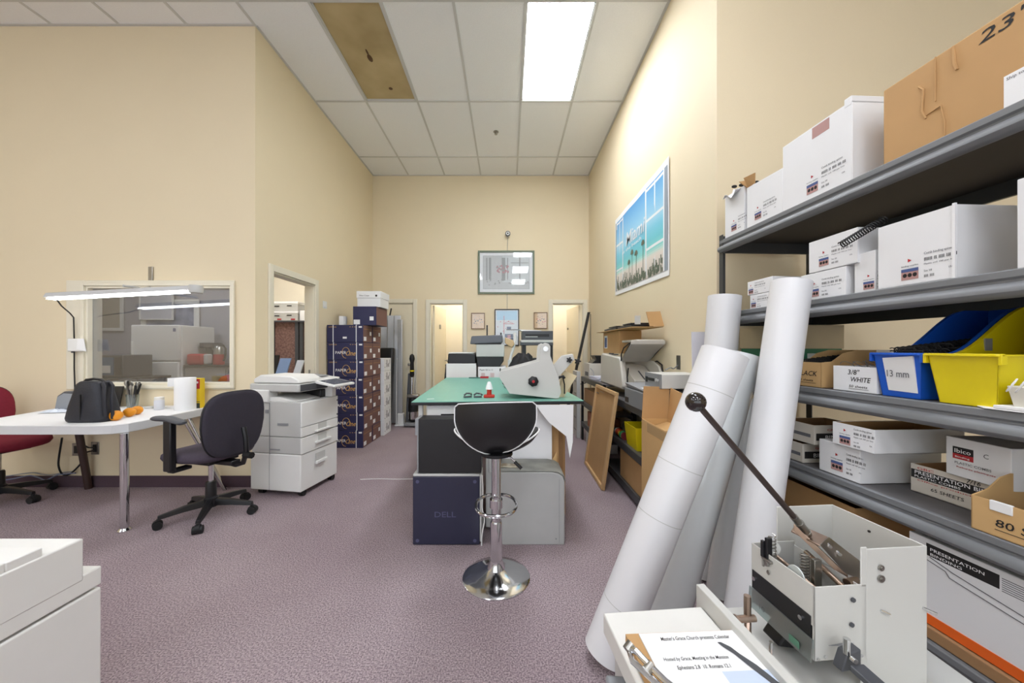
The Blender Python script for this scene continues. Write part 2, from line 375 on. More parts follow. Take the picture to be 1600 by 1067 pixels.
# ================================================================ LEFT SIDE
# ---- white table
tz = .73
t = thing('white_table', 'white laminate table with silver legs along the left wall under the window', 'table', (-3.2, 2.8, 0))
def TL(p): return (p[0]+3.2, p[1]-2.8)
outl = [(-3.72, 2.40), (-2.80, 2.40), (-2.70, 2.415), (-2.645, 2.47), (-2.635, 2.56), (-2.66, 3.16), (-2.70, 3.195), (-3.90, 3.195), (-3.96, 3.15), (-3.80, 2.55)]
B().prism([TL(p) for p in outl], 'z', tz-.004, tz).build('tabletop', paper, t)
B().prism([TL((p[0]*1, p[1])) for p in outl], 'z', tz-.062, tz-.0045).build('table_edge', M('table_edge_grey', '#cfd0d2', .4), t, bevel=.003, label='pale grey table edge band')
B().box(-.27, -.266, -.4005, -.399, tz-.062, tz-.005).build('seam', dgrey, t)
m = B().cyl((.56, -.36, .01), (.56, -.36, tz-.062), .024, n=20).lathe([(.036, 0), (.036, .006), (.025, .02)], (.56, -.36, 0), 20); m.build('leg', steel, t)
m = B().cyl((-.55, .37, .0), (-.58, .30, tz-.062), .026, n=16); m.build('leg', M('dark_brown_leg', '#3a2622', .45), t, label='dark brown leg')
for a, b_ in (((.46, .19), (.70, .33)), ((.40, .30), (.66, .37))):
    B().cyl((a[0], a[1], tz-.062), (b_[0], b_[1], 0), .014, n=12).build('leg', steel, t)
B().cyl((-.62, -.2, tz-.062), (-.86, -.05, 0), .018, n=12).build('leg', brush, t)
# ---- office chairs
def office_chair(name, label, loc, rz, fab, backr, arms=((1, 1)), a0=0.):
    t = thing(name, label, 'chair', loc, rz)             # local: the sitter faces +X
    for k in range(5):
        a = a0+2*PI*k/5-rz; c, s = math.cos(a), math.sin(a)
        L_ = B()
        R = []
        for r, hw, z0, z1 in ((.03, .026, .085, .135), (.15, .022, .08, .118), (.285, .016, .065, .09)):
            R.append([(r*c-hw*s, r*s+hw*c, z0), (r*c+hw*s, r*s-hw*c, z0), (r*c+hw*.7*s, r*s-hw*.7*c, z1), (r*c-hw*.7*s, r*s+hw*.7*c, z1)])
        L_.rings(R); L_.cyl((.28*c, .28*s, .03), (.28*c, .28*s, .07), .012)
        leg = L_.build('base_leg', black, t, bevel=.003)
        px, py = -s*.014, c*.014; x, y = .285*c, .285*s
        W = B()
        for sg in (-1, 1): W.cyl((x+px*sg*.5, y+py*sg*.5, .0265), (x+px*sg*2.0, y+py*sg*2.0, .0265), .0265, n=18)
        W.cyl((x-px, y-py, .033), (x+px, y+py, .033), .029, n=14)
        W.build('caster', blackr, leg)
    B().lathe([(.045, .075), (.045, .14), (.034, .15), (.034, .25), (.03, .26)], n=20).build('hub', black, t)
    B().cyl((0, 0, .25), (0, 0, .43), .016).build('gas_column', steel, t)
    # seat: superellipse cushion, slightly dished
    R = []
    for z, k in ((.405, .80), (.418, .95), (.44, 1.0), (.462, .985), (.478, .90), (.484, .6), (.482, .2)):
        R.append([(.25*k*math.copysign(abs(math.cos(q))**.72, math.cos(q))+.01, .245*k*math.copysign(abs(math.sin(q))**.72, math.sin(q)), z+.045-(.02*max(0, math.cos(q))**2*k)) for q in [2*PI*i/36 for i in range(36)]])
    B().rings(R).build('seat', fab, t, angle=60)
    B().box(-.13, .13, -.11, .11, .415, .455).box(-.24, -.05, -.035, .035, .40, .435).build('seat_mechanism', black, t, bevel=.006)
    # back: rounded shield, curved
    G = []; n = 14
    W0, H0 = .225, .47
    outline = []
    for i in range(41):
        q = 2*PI*i/40
        outline.append((W0*math.copysign(abs(math.cos(q))**.62, math.cos(q)), H0/2*math.copysign(abs(math.sin(q))**.62, math.sin(q))))
    def bp(u, v, off):
        sc = 1-.13*(v/(H0/2) < 0)*abs(v/(H0/2))
        return (-.225-.10*(v+.2)*.6+.35*u*u+off, u*sc, .705+v)
    for s_, nm, mt in ((1, 'backrest', fab),):
        R = []
        for off, k in ((-.028, .9), (-.024, .975), (-.01, 1.0), (.008, 1.0), (.022, .975), (.03, .9), (.033, .6), (.033, .25)):
            R.append([bp(u*k, v*k, off) for u, v in outline[:-1]])
        R = [[bp(u*.3, v*.3, -.028) for u, v in outline[:-1]]]+R
        B().rings(R).build('backrest', backr, t, angle=60)
    B().tube([bp(u*1.003, v*1.003, .0) for u, v in outline[:-1]], .006, 6, closed=True).build('back_edge_piping', blackl, t)
    B().tube([(-.10, 0, .42), (-.24, 0, .40), (-.305, 0, .42), (-.335, 0, .50), (-.33, 0, .6), (-.31, 0, .68)], .017, 8).build('back_bar', black, t)
    B().cyl((-.32, 0, .48), (-.385, 0, .48), .024, n=8).build('adjust_knob', blackr, t)
    for sg in arms:
        m = B(); y = .265*sg
        m.box(-.035, .035, y-.02, y+.02, .42, .765).box(-.03, .03, min(y, y-.12*sg), max(y, y-.12*sg), .405, .43)
        ap = m.build('arm_post', black, t, bevel=.008)
        R = []
        for x, hw, hz in ((-.13, .018, .008), (-.11, .034, .015), (.0, .038, .018), (.10, .042, .018), (.13, .034, .015), (.145, .016, .006)):
            R.append([(x, y+hw*math.cos(q), .775+hz*math.sin(q)-.02*(x < -.1)) for q in [2*PI*i/12 for i in range(12)]])
        B().rings(R).build('arm_pad', dgrey, t, angle=60)
    return t
office_chair('office_chair', 'dark purple fabric swivel office chair with black five star base beside the white table', (-2.225, 2.655, 0), math.radians(166), purple, purpled, arms=(1,), a0=math.radians(8))
office_chair('office_chair', 'red fabric swivel office chair partly out of view at the left edge of the photo', (-4.14, 2.88, 0), math.radians(-4), redf, redf, arms=(-1,), a0=math.radians(0))
# ---- things on the white table
x, y, _ = on(136, 661, tz)
t = thing('lunch_bag', 'black quilted insulated lunch bag with a side strap on the white table', 'bag', (x-.045, y+.08, tz+.001), .05); t.scale = (.86, .9, 1.0)
R = []
for z, hx, hy in ((0, .150, .085), (.012, .162, .095), (.03, .166, .098), (.12, .145, .088), (.21, .118, .075), (.272, .10, .062), (.285, .088, .05)):
    R.append([(hx*math.copysign(abs(math.cos(q))**.55, math.cos(q))-.0*z, hy*math.copysign(abs(math.sin(q))**.55, math.sin(q)), z+(.006*math.sin(3*q) if z > .2 else 0)) for q in [2*PI*i/32 for i in range(32)]])
m = B().rings(R)
bagf = M('black_nylon', '#22232c', .55, var=.15, scale=14, bump=.4, bscale=60)
m.build('bag_body', bagf, t, angle=50)
B().tube([(-.09, 0, .27), (-.06, .0, .295), (0, 0, .302), (.06, 0, .295), (.10, 0, .27)], .009, 8).build('top_handle', blackl, t)
B().tube([(.10, -.03, .27), (.135, -.05, .25), (.16, -.07, .19), (.168, -.075, .10), (.17, -.07, .04)], .012, 8).tube([(.10, .03, .27), (.15, .0, .25), (.185, -.04, .17), (.19, -.04, .06), (.18, -.03, .02)], .012, 8).build('shoulder_strap', bagf, t)
B().box(-.003, .003, -.099, -.09, .02, .2).build('seam', blackr, t)
def solid(name, label, cat, loc, rz, mb, mt, group=None, **k):
    o = mb.build(name, mt, loc=loc, rot=(0, 0, rz), **k); tag(o, label, cat, group); return o
for i, (px, py, r, lb) in enumerate(((181, 657, .040, 'orange fruit nearest the black lunch bag'), (202.5, 651, .038, 'middle one of the three oranges on the white table'), (214, 647.5, .037, 'orange furthest back of three on the white table'))):
    x, y, _ = on(px, py, tz)
    tt = thing('orange', lb, 'fruit', (x, y, tz), 0, 'oranges on the white table')
    B().ball((0, 0, r*.92), r, sc=(1.0, 1.0, .9)).build('peel', orange, tt); B().cyl((0, 0, r*1.78), (0, 0, r*1.84), .004).build('stem', M('stem_green', '#5d6b2b', .7), tt)
x, y, _ = on(278.5, 642, tz)
t = thing('paper_towel_roll', 'upright white paper towel roll on the white table', 'paper towel', (x, y+.065, tz))
B().lathe([(.02, 0), (.071, 0), (.072, .002), (.072, .27), (.07, .273), (.02, .273), (.02, 0)], n=32, caps=False).build('roll', paper, t)
B().prism([(-.07, -.005), (-.078, -.02), (-.10, -.055), (-.074, -.02)], 'z', .2, .272).build('loose_sheet', paper, t)
x, y, _ = on(300, 638, tz)
t = thing('snack_box', 'upright yellow and red printed carton behind the paper towel roll', 'box', (x+.01, y+.03, tz), .1)
B().box(-.05, .05, -.03, .03, .0, .26).build('carton', M('yellow_card', '#f2cf1c', .5), t, bevel=.002)
m = B(); m.box(-.0503, .0503, -.0305, -.029, .17, .255, 0).box(-.0503, .0503, -.0305, -.029, .0, .045, 1).box(-.0503, .0503, -.0305, -.029, .055, .06, 1)
m.text('CEREAL' if 0 else 'C', .001, (0, 0, 0), (1, 0, 0), (0, 0, 1), 2)
for k in range(5): m.ball((-.035+.016*k, -.031, .20+.03*math.sin(k*2.1)), .010, 2, 8, (1, .1, 1))
m.build('printed_panels', [redink, M('dark_green_print', '#39433a', .6), whitep], t)
x, y, _ = on(242.5, 641, tz)
t = thing('white_jar', 'small white plastic jar with a ribbed lid on the white table', 'jar', (x, y+.035, tz))
B().lathe([(.03, 0), (.034, .004), (.034, .075), (.03, .085)], n=24).build('jar_body', M('frosted_white', '#dfe2ea', .35), t); B().lathe([(.031, .083), (.033, .085), (.033, .105), (.03, .108)], n=28).build('lid', white, t)
x, y, _ = on(220, 635, tz)
t = thing('cutlery_glass', 'clear glass packed with steel and black cutlery under the window', 'glass of cutlery', (x, min(y+.03, 3.12), tz))
B().lathe([(.036, .0), (.045, .12), (.042, .12), (.034, .006), (.01, .006)], n=24, caps=False).build('glass_body', clear, t)
cu = t
for k in range(13):
    a = k*2.4; r0 = .012; tx, ty = .055*math.cos(a)*(.6+.4*(k % 3)/2), .04*math.sin(a); h = .17+.04*((k*7) % 5)/4
    m = B().cyl((r0*math.cos(a), r0*math.sin(a), .012), (tx, ty, h), .0035, n=6)
    if k % 3 != 2: m.ball((tx*1.08, ty*1.08, h+.012), .014, 0, 10, (.9, .35, 1.6))
    else: m.cyl((tx*.5, ty*.5, h*.5), (tx*1.1, ty*1.1, h+.03), .008, n=8)
    m.build('utensil', black if k % 3 == 2 else brush, cu)
x, y, _ = on(180, 634, tz)
t = thing('food_container', 'teal lidded food container behind the lunch bag', 'container', (x, y+.05, tz), .1)
B().prism([(-.07, 0), (.07, 0), (.08, .045), (-.08, .045)], 'y', -.05, .05).build('tub', M('pale_tub', '#d8ddd9', .3), t, bevel=.004); B().box(-.086, .086, -.056, .056, .045, .056).build('lid', teal, t, bevel=.004)
x, y, _ = on(173, 628, tz)
solid('black_folder', 'upright black folder leaning against the wall behind the lunch bag', 'folder', (-3.53, 3.17, tz+.008), 0, B().hexa([(-.05, -.05, 0), (.1, -.05, 0), (.1, -.035, 0), (-.05, -.035, 0)], [(-.05, 0, .175), (.085, 0, .175), (.085, .012, .175), (-.05, .012, .175)]), black)
t = thing('desk_fan_heater', 'small rounded grey appliance half hidden behind the lunch bag', 'appliance', (-3.66, 2.98, tz), 0)
B().prism([(-.11, 0), (.1, 0), (.1, .12), (.07, .16), (-.03, .165), (-.085, .13)], 'y', -.04, .05).build('housing', dgrey, t, bevel=.012); B().prism([(-.095, .02), (.09, .02), (.09, .115), (.065, .145), (-.025, .15), (-.075, .12)], 'y', -.045, -.038).build('front_grille', M('grille_grey', '#90959b', .4), t, bevel=.003)
m = B(); G = [[(-.10+.02*i+.004*random.random(), -.05+.02*j+.004*random.random(), .004+.022*random.random()*(0 < i < 10)*(0 < j < 5)) for i in range(11)] for j in range(6)]
m.sheet(G, .001, (0, 0, -1)); solid('crumpled_tissue', 'crumpled pale blue white tissue left of the lunch bag', 'tissue', (*on(92, 644, tz)[:2], tz+.002), .2, m, M('tissue', '#dfe6f2', .9), angle=20)
t = thing('napkin_stack', 'small flat white papers lying under the window behind the jar', 'paper', (-2.98, 3.13, tz), .05)
B().box(-.10, .12, -.045, .04, .0, .012).build('sheets', paper, t); B().box(-.17, -.105, -.06, -.02, 0, .02).build('grey_case', lgrey, t, bevel=.004)
# ---- wall lamp
t = thing('wall_lamp', 'long slim lit tube lamp held on a grey arm in front of the interior window', 'lamp', (-2.55, YL, 1.72), 0)
A = Vector((-3.74, 2.89, 1.672)); Bq = Vector((-2.525, 2.89, 1.735)); dv = (Bq-A).normalized(); up = Vector((0, 0, 1)); sd = dv.cross(up).normalized()
def bar(m, p, q, a, bt, tp, k=0):
    P = [p-sd*a+up*bt, p+sd*a+up*bt, p+sd*a*.6+up*tp, p-sd*a*.6+up*tp]; Q = [q-sd*a+up*bt, q+sd*a+up*bt, q+sd*a*.6+up*tp, q-sd*a*.6+up*tp]
    return m.rings([P, Q], k)
O_ = Vector((-2.55, YL, 1.72))
bar(B(), A-O_, Bq-O_, .045, -.008, .03).build('lamp_housing', M('lamp_grey', '#c9cacb', .35), t, bevel=.006)
bar(B(), A-O_+dv*.01, Bq-O_-dv*.09, .036, -.024, -.008).build('tube_cover', led, t, bevel=.005)
e = Bq-O_
B().lathe([(.0, .028), (.045, .03), (.05, .0), (.045, -.03), (0, -.03)], (e.x-.02, e.y, e.z), 20).build('pivot_cap', lgrey, t)
px = at(237, 0, YL)[0]+2.55
B().box(px-.02, px+.02, -.014, -.001, at(0, 447, YL)[2]-1.72, at(0, 417, YL)[2]-1.72).build('wall_bracket', brush, t, bevel=.004)
B().tube([(px, -.015, .08), (px+.01, -.10, .05), (px+.1, -.22, .045), (px+.08, -.31, .045)], .011, 8).build('arm', lgrey, t)
m = B().box(-1.19+.54, -1.19+.60, -.33, -.31, .063, .068); 
cb = [at(88, 467, 2.9), at(96, 478, 2.98), at(109, 489, 3.12), at(115, 496, 3.17), at(116, 530, 3.175), at(116, 575, 3.175), at(117, 605, 3.175), (-3.9, 3.185, .8)]
tag(B().tube(cb, .005, 6).build('lamp_cord', black), 'thin black lamp cord running down the left window frame', 'cord')
t = thing('wall_dispenser', 'small white plastic holder with a paper slip hanging on the left window frame', 'holder', (at(133, 0, YL)[0], YL-.03, at(0, 549, YL)[2]))
B().box(-.09, .035, -.03, .0, .0, .115).build('holder_body', white, t, bevel=.008); B().prism([(-.0, .02), (.085, .0), (.06, .115), (.01, .11)], 'y', -.035, -.031).build('paper_slip', paper, t); B().cyl((-.06, -.015, -.012), (-.06, -.015, .0), .008).build('knob', dgrey, t)
# ---- outlets and wires under the table
def outlet(loc, rz, lab, group=None):
    t = thing('wall_outlet', lab, 'outlet', loc, rz, group)  # local: plate faces -Y
    B().box(-.035, .035, -.006, 0, -.057, .057).build('plate', brush, t, bevel=.002)
    B().box(-.017, .017, -.009, -.005, -.034, .034).build('socket', black, t, bevel=.002)
outlet((at(120, 0, YL)[0], YL-.001, at(0, 702, YL)[2]), 0, 'metal wall outlet low on the left wall under the white table')
outlet((at(149.5, 0, YL)[0], YL-.001, at(0, 700, YL)[2]), 0, 'second wall outlet behind the dark brown table leg')
outlet((XR-.001, 2.84, 1.14), PI/2, 'wall outlet on the right wall above the white computer case')
def wire(name, lab, pts, r, mt):
    P = [Vector(p) for p in pts]; Q = []
    for i in range(len(P)-1):
        a, b_, c, d_ = P[max(i-1, 0)], P[i], P[i+1], P[min(i+2, len(P)-1)]
        for k in range(5):
            u = k/5; Q.append(.5*((2*b_)+(c-a)*u+(2*a-5*b_+4*c-d_)*u*u+(3*b_-a-3*c+d_)*u**3))
    Q.append(P[-1]); return tag(B().tube(Q, r, 6).build(name, mt), lab, 'cable')
Yw = YL-.03
wire('black_cable', 'black cable looping down under the table left of the outlet', [at(97, 684, 3.1), at(92, 715, 3.14), at(92, 730, 3.15), at(98, 741, Yw), at(110, 740, Yw), at(128, 722, Yw), at(133, 708, Yw), at(146, 704, Yw)], .007, black)
wire('black_cable', 'short black cable from the tabletop to the outlet behind the brown leg', [at(128, 684, 3.15), at(131, 694, Yw), at(138, 699, Yw), at(148, 699, Yw)], .006, black)
wire('grey_blue_cable', 'grey blue cables trailing along the skirting under the left table', [at(-10, 752, 3.1), at(20, 748, 3.14), at(45, 743, 3.16), at(60, 746, 3.16), at(72, 750, 3.14), at(90, 742, 3.16), at(118, 739, 3.16)], .005, M('blue_grey_cable', '#6f7896', .5))
wire('grey_blue_cable', 'second thin grey cable trailing beside it along the skirting', [at(-10, 746, 3.16), at(15, 743, 3.18), at(50, 738.5, 3.19), at(66, 741, 3.19), at(80, 742, 3.18), at(100, 738, 3.185), at(112, 737, 3.185)], .004, M('grey_cable', '#8b90a0', .5))
# ---- white machine at the left front corner
X_ = -1.225
t = thing('large_white_printer', 'large white machine with stepped top cut off by the lower left corner', 'printer', (X_, .7, 0))
B().box(-.62, 0, -.45, .369, .03, .538).build('lower_body', white, t, bevel=.006)
B().box(-.62, .0, -.45, .369, .545, .60).build('upper_ledge', white, t, bevel=.004)
B().box(-.612, .0015, -.45, .322, .585, .707).build('top_cover', white, t, bevel=.004)
B().box(-.60, -.002, .165, .235, .70, .730).box(-.60, -.002, -.20, .165, .70, .7305).build('raised_lid', white, t, bevel=.003)
B().box(-.60, -.03, -.4, .14, .728, .738).build('recessed_tray', offw, t, bevel=.006)
B().box(-.61, -.01, -.44, .36, .0, .03).build('plinth', black, t)
# ---- multifunction copier
t = thing('office_copier', 'white office photocopier on casters with two paper drawers and a tilted control panel', 'copier', (-1.735, 2.965, 0), -.165)
W_, D_ = .485, .475                                       # local: x from -W..0, y 0..D ; drawers face +X
B().box(-W_, 0, 0, D_, .045, .357).build('base_cabinet', white, t, bevel=.008)
B().box(-W_+.01, -.004, .004, D_-.004, .361, .50).build('middle_case', lgrey, t, bevel=.004)
B().box(-W_+.01, -.004, .004, D_-.004, .504, .80).build('upper_case', lgrey, t, bevel=.006)
def drawer(z0, z1, mt=white, hz=None):
    d = B().box(-.004, .008, .0, D_, z0, z1).build('drawer', mt, t, bevel=.003); hz = hz or (z0+z1)/2
    hb = B().box(.0085, .010, .20, .31, hz+.0, hz+.055).build('recess', lgrey, d)
    B().box(.009, .032, .16, .35, hz-.012, hz+.004).build('handle', white, d, bevel=.003)
drawer(.363, .498); drawer(.507, .585, hz=.53)
B().box(-.003, .009, .0, D_, .59, .795).build('front_door', white, t, bevel=.004)
m = B().box(.0085, .010, .17, .29, .265, .325).build('recess', lgrey, t); B().box(.009, .03, .16, .30, .235, .262).build('cabinet_handle', white, t, bevel=.004)
B().box(-.30, -.20, -.002, .006, .49-.1, .40).box(-.22, -.12, -.002, .006, .60, .62).box(-.34, -.31, -.002, .006, .70, .73).build('side_grip', mgrey, t)
B().box(-.30, -.298, -.0015, .006, .05, .79).build('panel_seam', mgrey, t)
for k, (z, y) in enumerate(((.62, .462), (.755, .462))): B().cyl((.008, y, z), (.012, y, z), .008, n=10).build('catch', dgrey, t)
B().box(-W_-.02, -.30, -.012, .10, .79, .90).build('side_box', white, t, bevel=.01)
B().prism([(-W_, .80), (-.06, .80), (-.05, .805), (-.20, .835), (-W_, .84)], 'y', .01, D_-.01).build('output_tray', white, t, bevel=.003)
B().box(-W_+.02, -.04, .30, D_+.02, .80, .875).build('inner_block', black, t, bevel=.01)
B().box(-W_-.01, -.02, .0, .54, .882, .952).build('scanner', lgrey, t, bevel=.012)
B().box(-.022, -.016, .02, .50, .888, .945).build('scanner_front', dgrey, t, bevel=.003)
m = B(); m.prism([(-W_+.02, .955), (-.02, .955), (-.03, .985), (-.10, 1.018), (-.40, 1.025), (-W_+.02, .99)], 'y', .01, .30); m.build('document_feeder', white, t, bevel=.01)
B().prism([(-.34, .955), (-.03, .955), (-.03, .97), (-.30, .998)], 'y', .30, .56).build('feeder_tray', white, t, bevel=.006)
B().prism([(-.30, 1.0), (-.10, .985), (-.10, .992), (-.30, 1.007)], 'y', .32, .50).build('paper_guide', mgrey, t)
B().box(-.12, .03, .36, .42, .80, .93).build('panel_arm', white, t, bevel=.008)
cp = B().prism([(-.03, .94), (.17, .905), (.172, .925), (-.028, .965)], 'y', .20, .50).build('control_panel', white, t, bevel=.005)
B().prism([(-.01, .9605), (.15, .9305), (.15, .932), (-.01, .962)], 'y', .22, .48).build('screen', M('screen_glass', '#6d7178', .15), cp)
for x, y in ((-.05, .05), (-.05, D_-.05), (-W_+.05, .05), (-W_+.05, D_-.05)):
    B().cyl((x+.02, y, .024), (x+.045, y, .024), .024, n=16).cyl((x+.0, y, .024), (x+.018, y, .024), .024, n=16).box(x-.005, x+.045, y-.02, y+.02, .035, .05).build('caster', blackr, t)
# small plate on wall
tag(B().box(XL, XL+.004, 4.38, 4.47, 1.75, 1.84).box(XL+.004, XL+.012, 4.40, 4.45, 1.765, 1.775).build('wall_notice', white), 'small white switch plate on the wall right of the side doorway', 'switch')
# ---- paper cartons
YP = 4.455; zc = .2215; wd = .455; dp = .295
def swirl(m, x, z, s, k):
    m.tube([(x+s*(.30*math.cos(q)), -.0035, z+s*(.42*math.sin(q))) for q in [-.6+PI*2*i/22 for i in range(20)]], .0028, 5, k)
def paper_carton(loc, lab, lettered=True, strap=True, rz=0):
    t = thing('paper_carton', lab, 'carton', loc, rz, None)
    B().box(0, wd, 0, dp, 0, zc-.003).build('carton', [navy], t, bevel=.003)
    m = B(); m.box(wd-.001, wd+.001, .003, dp-.003, .003, zc-.006, 0)
    m.box(wd+.001, wd+.0015, .02, .10, .02, .07, 1).box(wd+.001, wd+.0015, .21, .265, .09, .14, 1).box(wd+.001, wd+.0013, .02, dp-.02, .165, .172, 2)
    m.build('carton_end', [brown, paper, kraftd], t, label='brown carton end with small white stickers')
    m = B(); m.box(.40, .44, -.001, 0, .183, .202, 1)
    for k in range(3): m.box(.285+.03*k, .30+.03*k, -.001, 0, .19, .196, 0)
    m.text('OFFICE', .02, (.02, -.001, .185), (1, 0, 0), (0, 0, 1), 0, width=.1)
    if lettered:
        m.text('PAPER', .05, (.10, -.0015, .075), (1, 0, 0), (0, 0, 1), 1, width=.14)
        m.text('One', .085, (.225, -.0015, .055), (1, 0, 0), (0, 0, 1), 0, width=.125, slant=.35)
        swirl(m, .235, .09, .16, 0)
    else: m.box(.2, .25, -.001, 0, .045, .07, 1)
    m.build('printing', [gold, paper], t)
    if strap:
        m = B()
        for x in (.075, .365): m.box(x, x+.008, -.004, .0, 0, zc-.003).box(x, x+.008, 0, dp, zc-.0035, zc-.001)
        m.build('strap', paper, t)
names = ['bottom', 'second from the floor', 'third from the floor', 'fourth from the floor', 'fifth from the floor', 'sixth from the floor', 'topmost']
for k in range(7):
    dx = .004*((k*5) % 3); paper_carton((XL+.012+dx, YP, k*zc), 'navy printed paper carton in the front stack by the side doorway, '+names[k] if k not in (0, 6) else names[k]+' navy paper carton of the front stack by the side doorway', lettered=k != 6)
for k in range(7):
    paper_carton((XL+.016-.004*(k % 2), YP+dp+.012, k*zc), 'paper carton in the second stack behind the front navy stack, '+names[k], lettered=False, strap=False)
for k in range(6):
    x = XL+.12; t = thing('white_paper_carton', 'white printed paper carton in the rear white stack, '+(['bottom', 'second up', 'third up', 'fourth up', 'fifth up', 'top'][k]), 'carton', (x, YP+2*dp+.04, k*.185))
    B().box(0, .39, 0, .30, 0, .182).build('carton', whitep, t, bevel=.003)
    m = B()
    for q in range(6): m.box(.3902, .391, .03+.04*q, .05+.04*q, .05+.05*(q % 2), .06+.05*(q % 3), q % 2)
    m.build('printing', [ink, mgrey], t)
zt = 7*zc
t = thing('navy_carton', 'navy carton with brown end lying on top of the paper carton stack', 'carton', (XL+.30, YP+.09, zt))
B().box(0, .30, 0, .40, 0, .24).build('carton', navy, t, bevel=.003); B().box(.2995, .302, .005, .395, .004, .235).box(.302, .3025, .12, .15, .08, .11).build('carton_end', brown, t)
B().box(.01, .09, -.002, 0, .01, .07).box(.215, .265, -.002, 0, .06, .11).build('stickers', paper, t)
t = thing('white_storage_box', 'white lidded storage box on top of the navy carton near the wall', 'box', (XL+.33, YP+.15, zt+.24))
B().box(0, .30, 0, .32, 0, .125).build('box_body', whitep, t, bevel=.003); B().box(-.008, .308, -.008, .328, .115, .205).build('lid', whitep, t, bevel=.004)
m = B().text('STAPLES' if 0 else 'Files Copy', .022, (.03, -.0095, .14), (1, 0, 0), (0, 0, 1), 0, width=.13); m.cyl((.25, -.01, .145), (.25, -.0095, .145), .014, n=12); m.build('printing', ink, t)
solid('small_white_box', 'small white box standing at the back left on top of the navy carton stack', 'box', (XL+.16, YP+.12, zt), 0, B().box(-.03, .03, -.05, .05, 0, .115), whitep, bevel=.002)
# ---- leaning things by door 1
t = thing('banner_case', 'long black padded case leaning by the closed door', 'case', (-1.97, 5.54, 0))
B().hexa([(-.05, -.1, 0), (.14, -.1, 0), (.14, .02, 0), (-.05, .02, 0)], [(-.08, .12, 1.26), (.13, .12, 1.26), (.13, .24, 1.26), (-.08, .24, 1.26)]).build('case_body', blackl, t, bevel=.02)
B().tube([(.05, -.09, .55), (.055, -.10, .7), (.06, -.05, .9), (.06, .05, 1.1)], .008, 6).build('zip', brush, t)
t = thing('display_panels', 'pair of tall silver display panels standing by the closed door', 'panel', (-1.975, 5.84, 0))
for k, x in enumerate((-.14, -.03, .08)):
    B().hexa([(x, 0, 0.02), (x+.1, .02, 0.02), (x+.1, .05, 0.02), (x, .03, 0.02)], [(x-.0, .06, 1.80), (x+.1, .08, 1.80), (x+.1, .11, 1.80), (x, .09, 1.80)]).build('panel', M('silver_panel', '#bfc0c2', .3, .4), t, bevel=.004)
B().cyl((.0, .08, 1.8), (.02, .09, 1.92), .012).build('pin', black, t)
t = thing('banner_stand', 'tall silver banner stand on a white foot in front of the closed door', 'stand', (-1.745, 5.76, 0))
B().box(-.08, .075, -.08, .08, 0, .03).prism([(-.05, .03), (.06, .03), (.05, .2), (-.04, .2)], 'y', -.05, .05).build('foot', white, t, bevel=.01)
B().box(-.05, .03, -.025, .025, .03, 1.72).build('post', M('silver_panel', '#bfc0c2'), t, bevel=.01); B().prism([(-.075, .03), (-.055, .03), (-.055, 1.1), (-.062, 1.1)], 'y', -.02, .02).build('brace', white, t)
t = thing('vacuum_cleaner', 'upright dark vacuum cleaner standing left of the open back door', 'vacuum cleaner', (-1.53, 5.72, 0))
B().box(-.12, .17, -.13, .1, .02, .07).cyl((-.09, .06, .045), (-.07, .06, .045), .04).build('floor_head', mgrey, t, bevel=.015)
B().lathe([(.05, .07), (.075, .1), (.08, .30), (.07, .44), (.05, .47)], n=20).build('dust_bin', blackr, t); B().lathe([(.083, .12), (.085, .24)], n=20, caps=False).build('bin_band', steel, t)
B().hexa([(-.12, -.03, .08), (-.06, -.03, .08), (-.06, .03, .08), (-.12, .03, .08)], [(-.08, -.03, .85), (-.05, -.03, .85), (-.05, .03, .85), (-.08, .03, .85)]).build('body', dgrey, t, bevel=.01)
B().cyl((-.02, -.02, .46), (-.02, 0, .80), .022).cyl((.03, -.02, .5), (.03, 0, .9), .008).build('wand', steel, t)
B().lathe([(.02, .78), (.035, .82), (.03, 1.02), (.045, 1.08), (.035, 1.14), (.01, 1.16)], (-.02, 0, 0), 16).build('handle', black, t); B().lathe([(.037, .88), (.037, .9)], (-.02, 0, 0), 16).build('yellow_ring', yellowp, t)
B().box(-.09, .1, -.08, .04, .46, .52).build('motor_cap', brush, t, bevel=.02)
# ---- pictures on the back wall
def frame(name, lab, px0, px1, py0, py1, fw, fm, mat_m, mw, art, gl=True):
    x0, _, z1 = at(px0, py0, YB); x1, _, z0 = at(px1, py1, YB); w2, h = x1-x0, z1-z0
    t = thing(name, lab, 'picture', (x0, YB-.002, z0))
    m = B(); ring(m, fw, w2-fw, fw, h-fw, 0, w2, 0, h, -.025, 0); m.build('frame', fm, t, bevel=.003)
    B().box(fw, w2-fw, -.008, -.004, fw, h-fw).build('mount', mat_m, t)
    a = B(); art(a, fw+mw, w2-fw-mw, fw+mw, h-fw-mw)
    a.build('artwork', ARTM, t, raw=True, flat=True)
    if gl: B().box(fw, w2-fw, -.016, -.014, fw, h-fw).build('glass', pglass, t)
    return t
ARTM = [M('art_grey', '#ccd0d2', .7), M('art_dark', '#a3a8aa', .7), M('art_pink', '#c58f98', .7), M('art_pale', '#d6dde0', .7), M('art_sky', '#a9cfe6', .7), M('art_navy', '#4a5573', .7), M('art_red', '#c6545f', .7), M('art_tan', '#e3c6a2', .7), M('art_brown', '#8c6a50', .7)]
def q(a, x0, x1, z0, z1, m, y=-.0095): a.plane((x0, y, z0), (x1-x0, 0, 0), (0, 0, z1-z0), m)
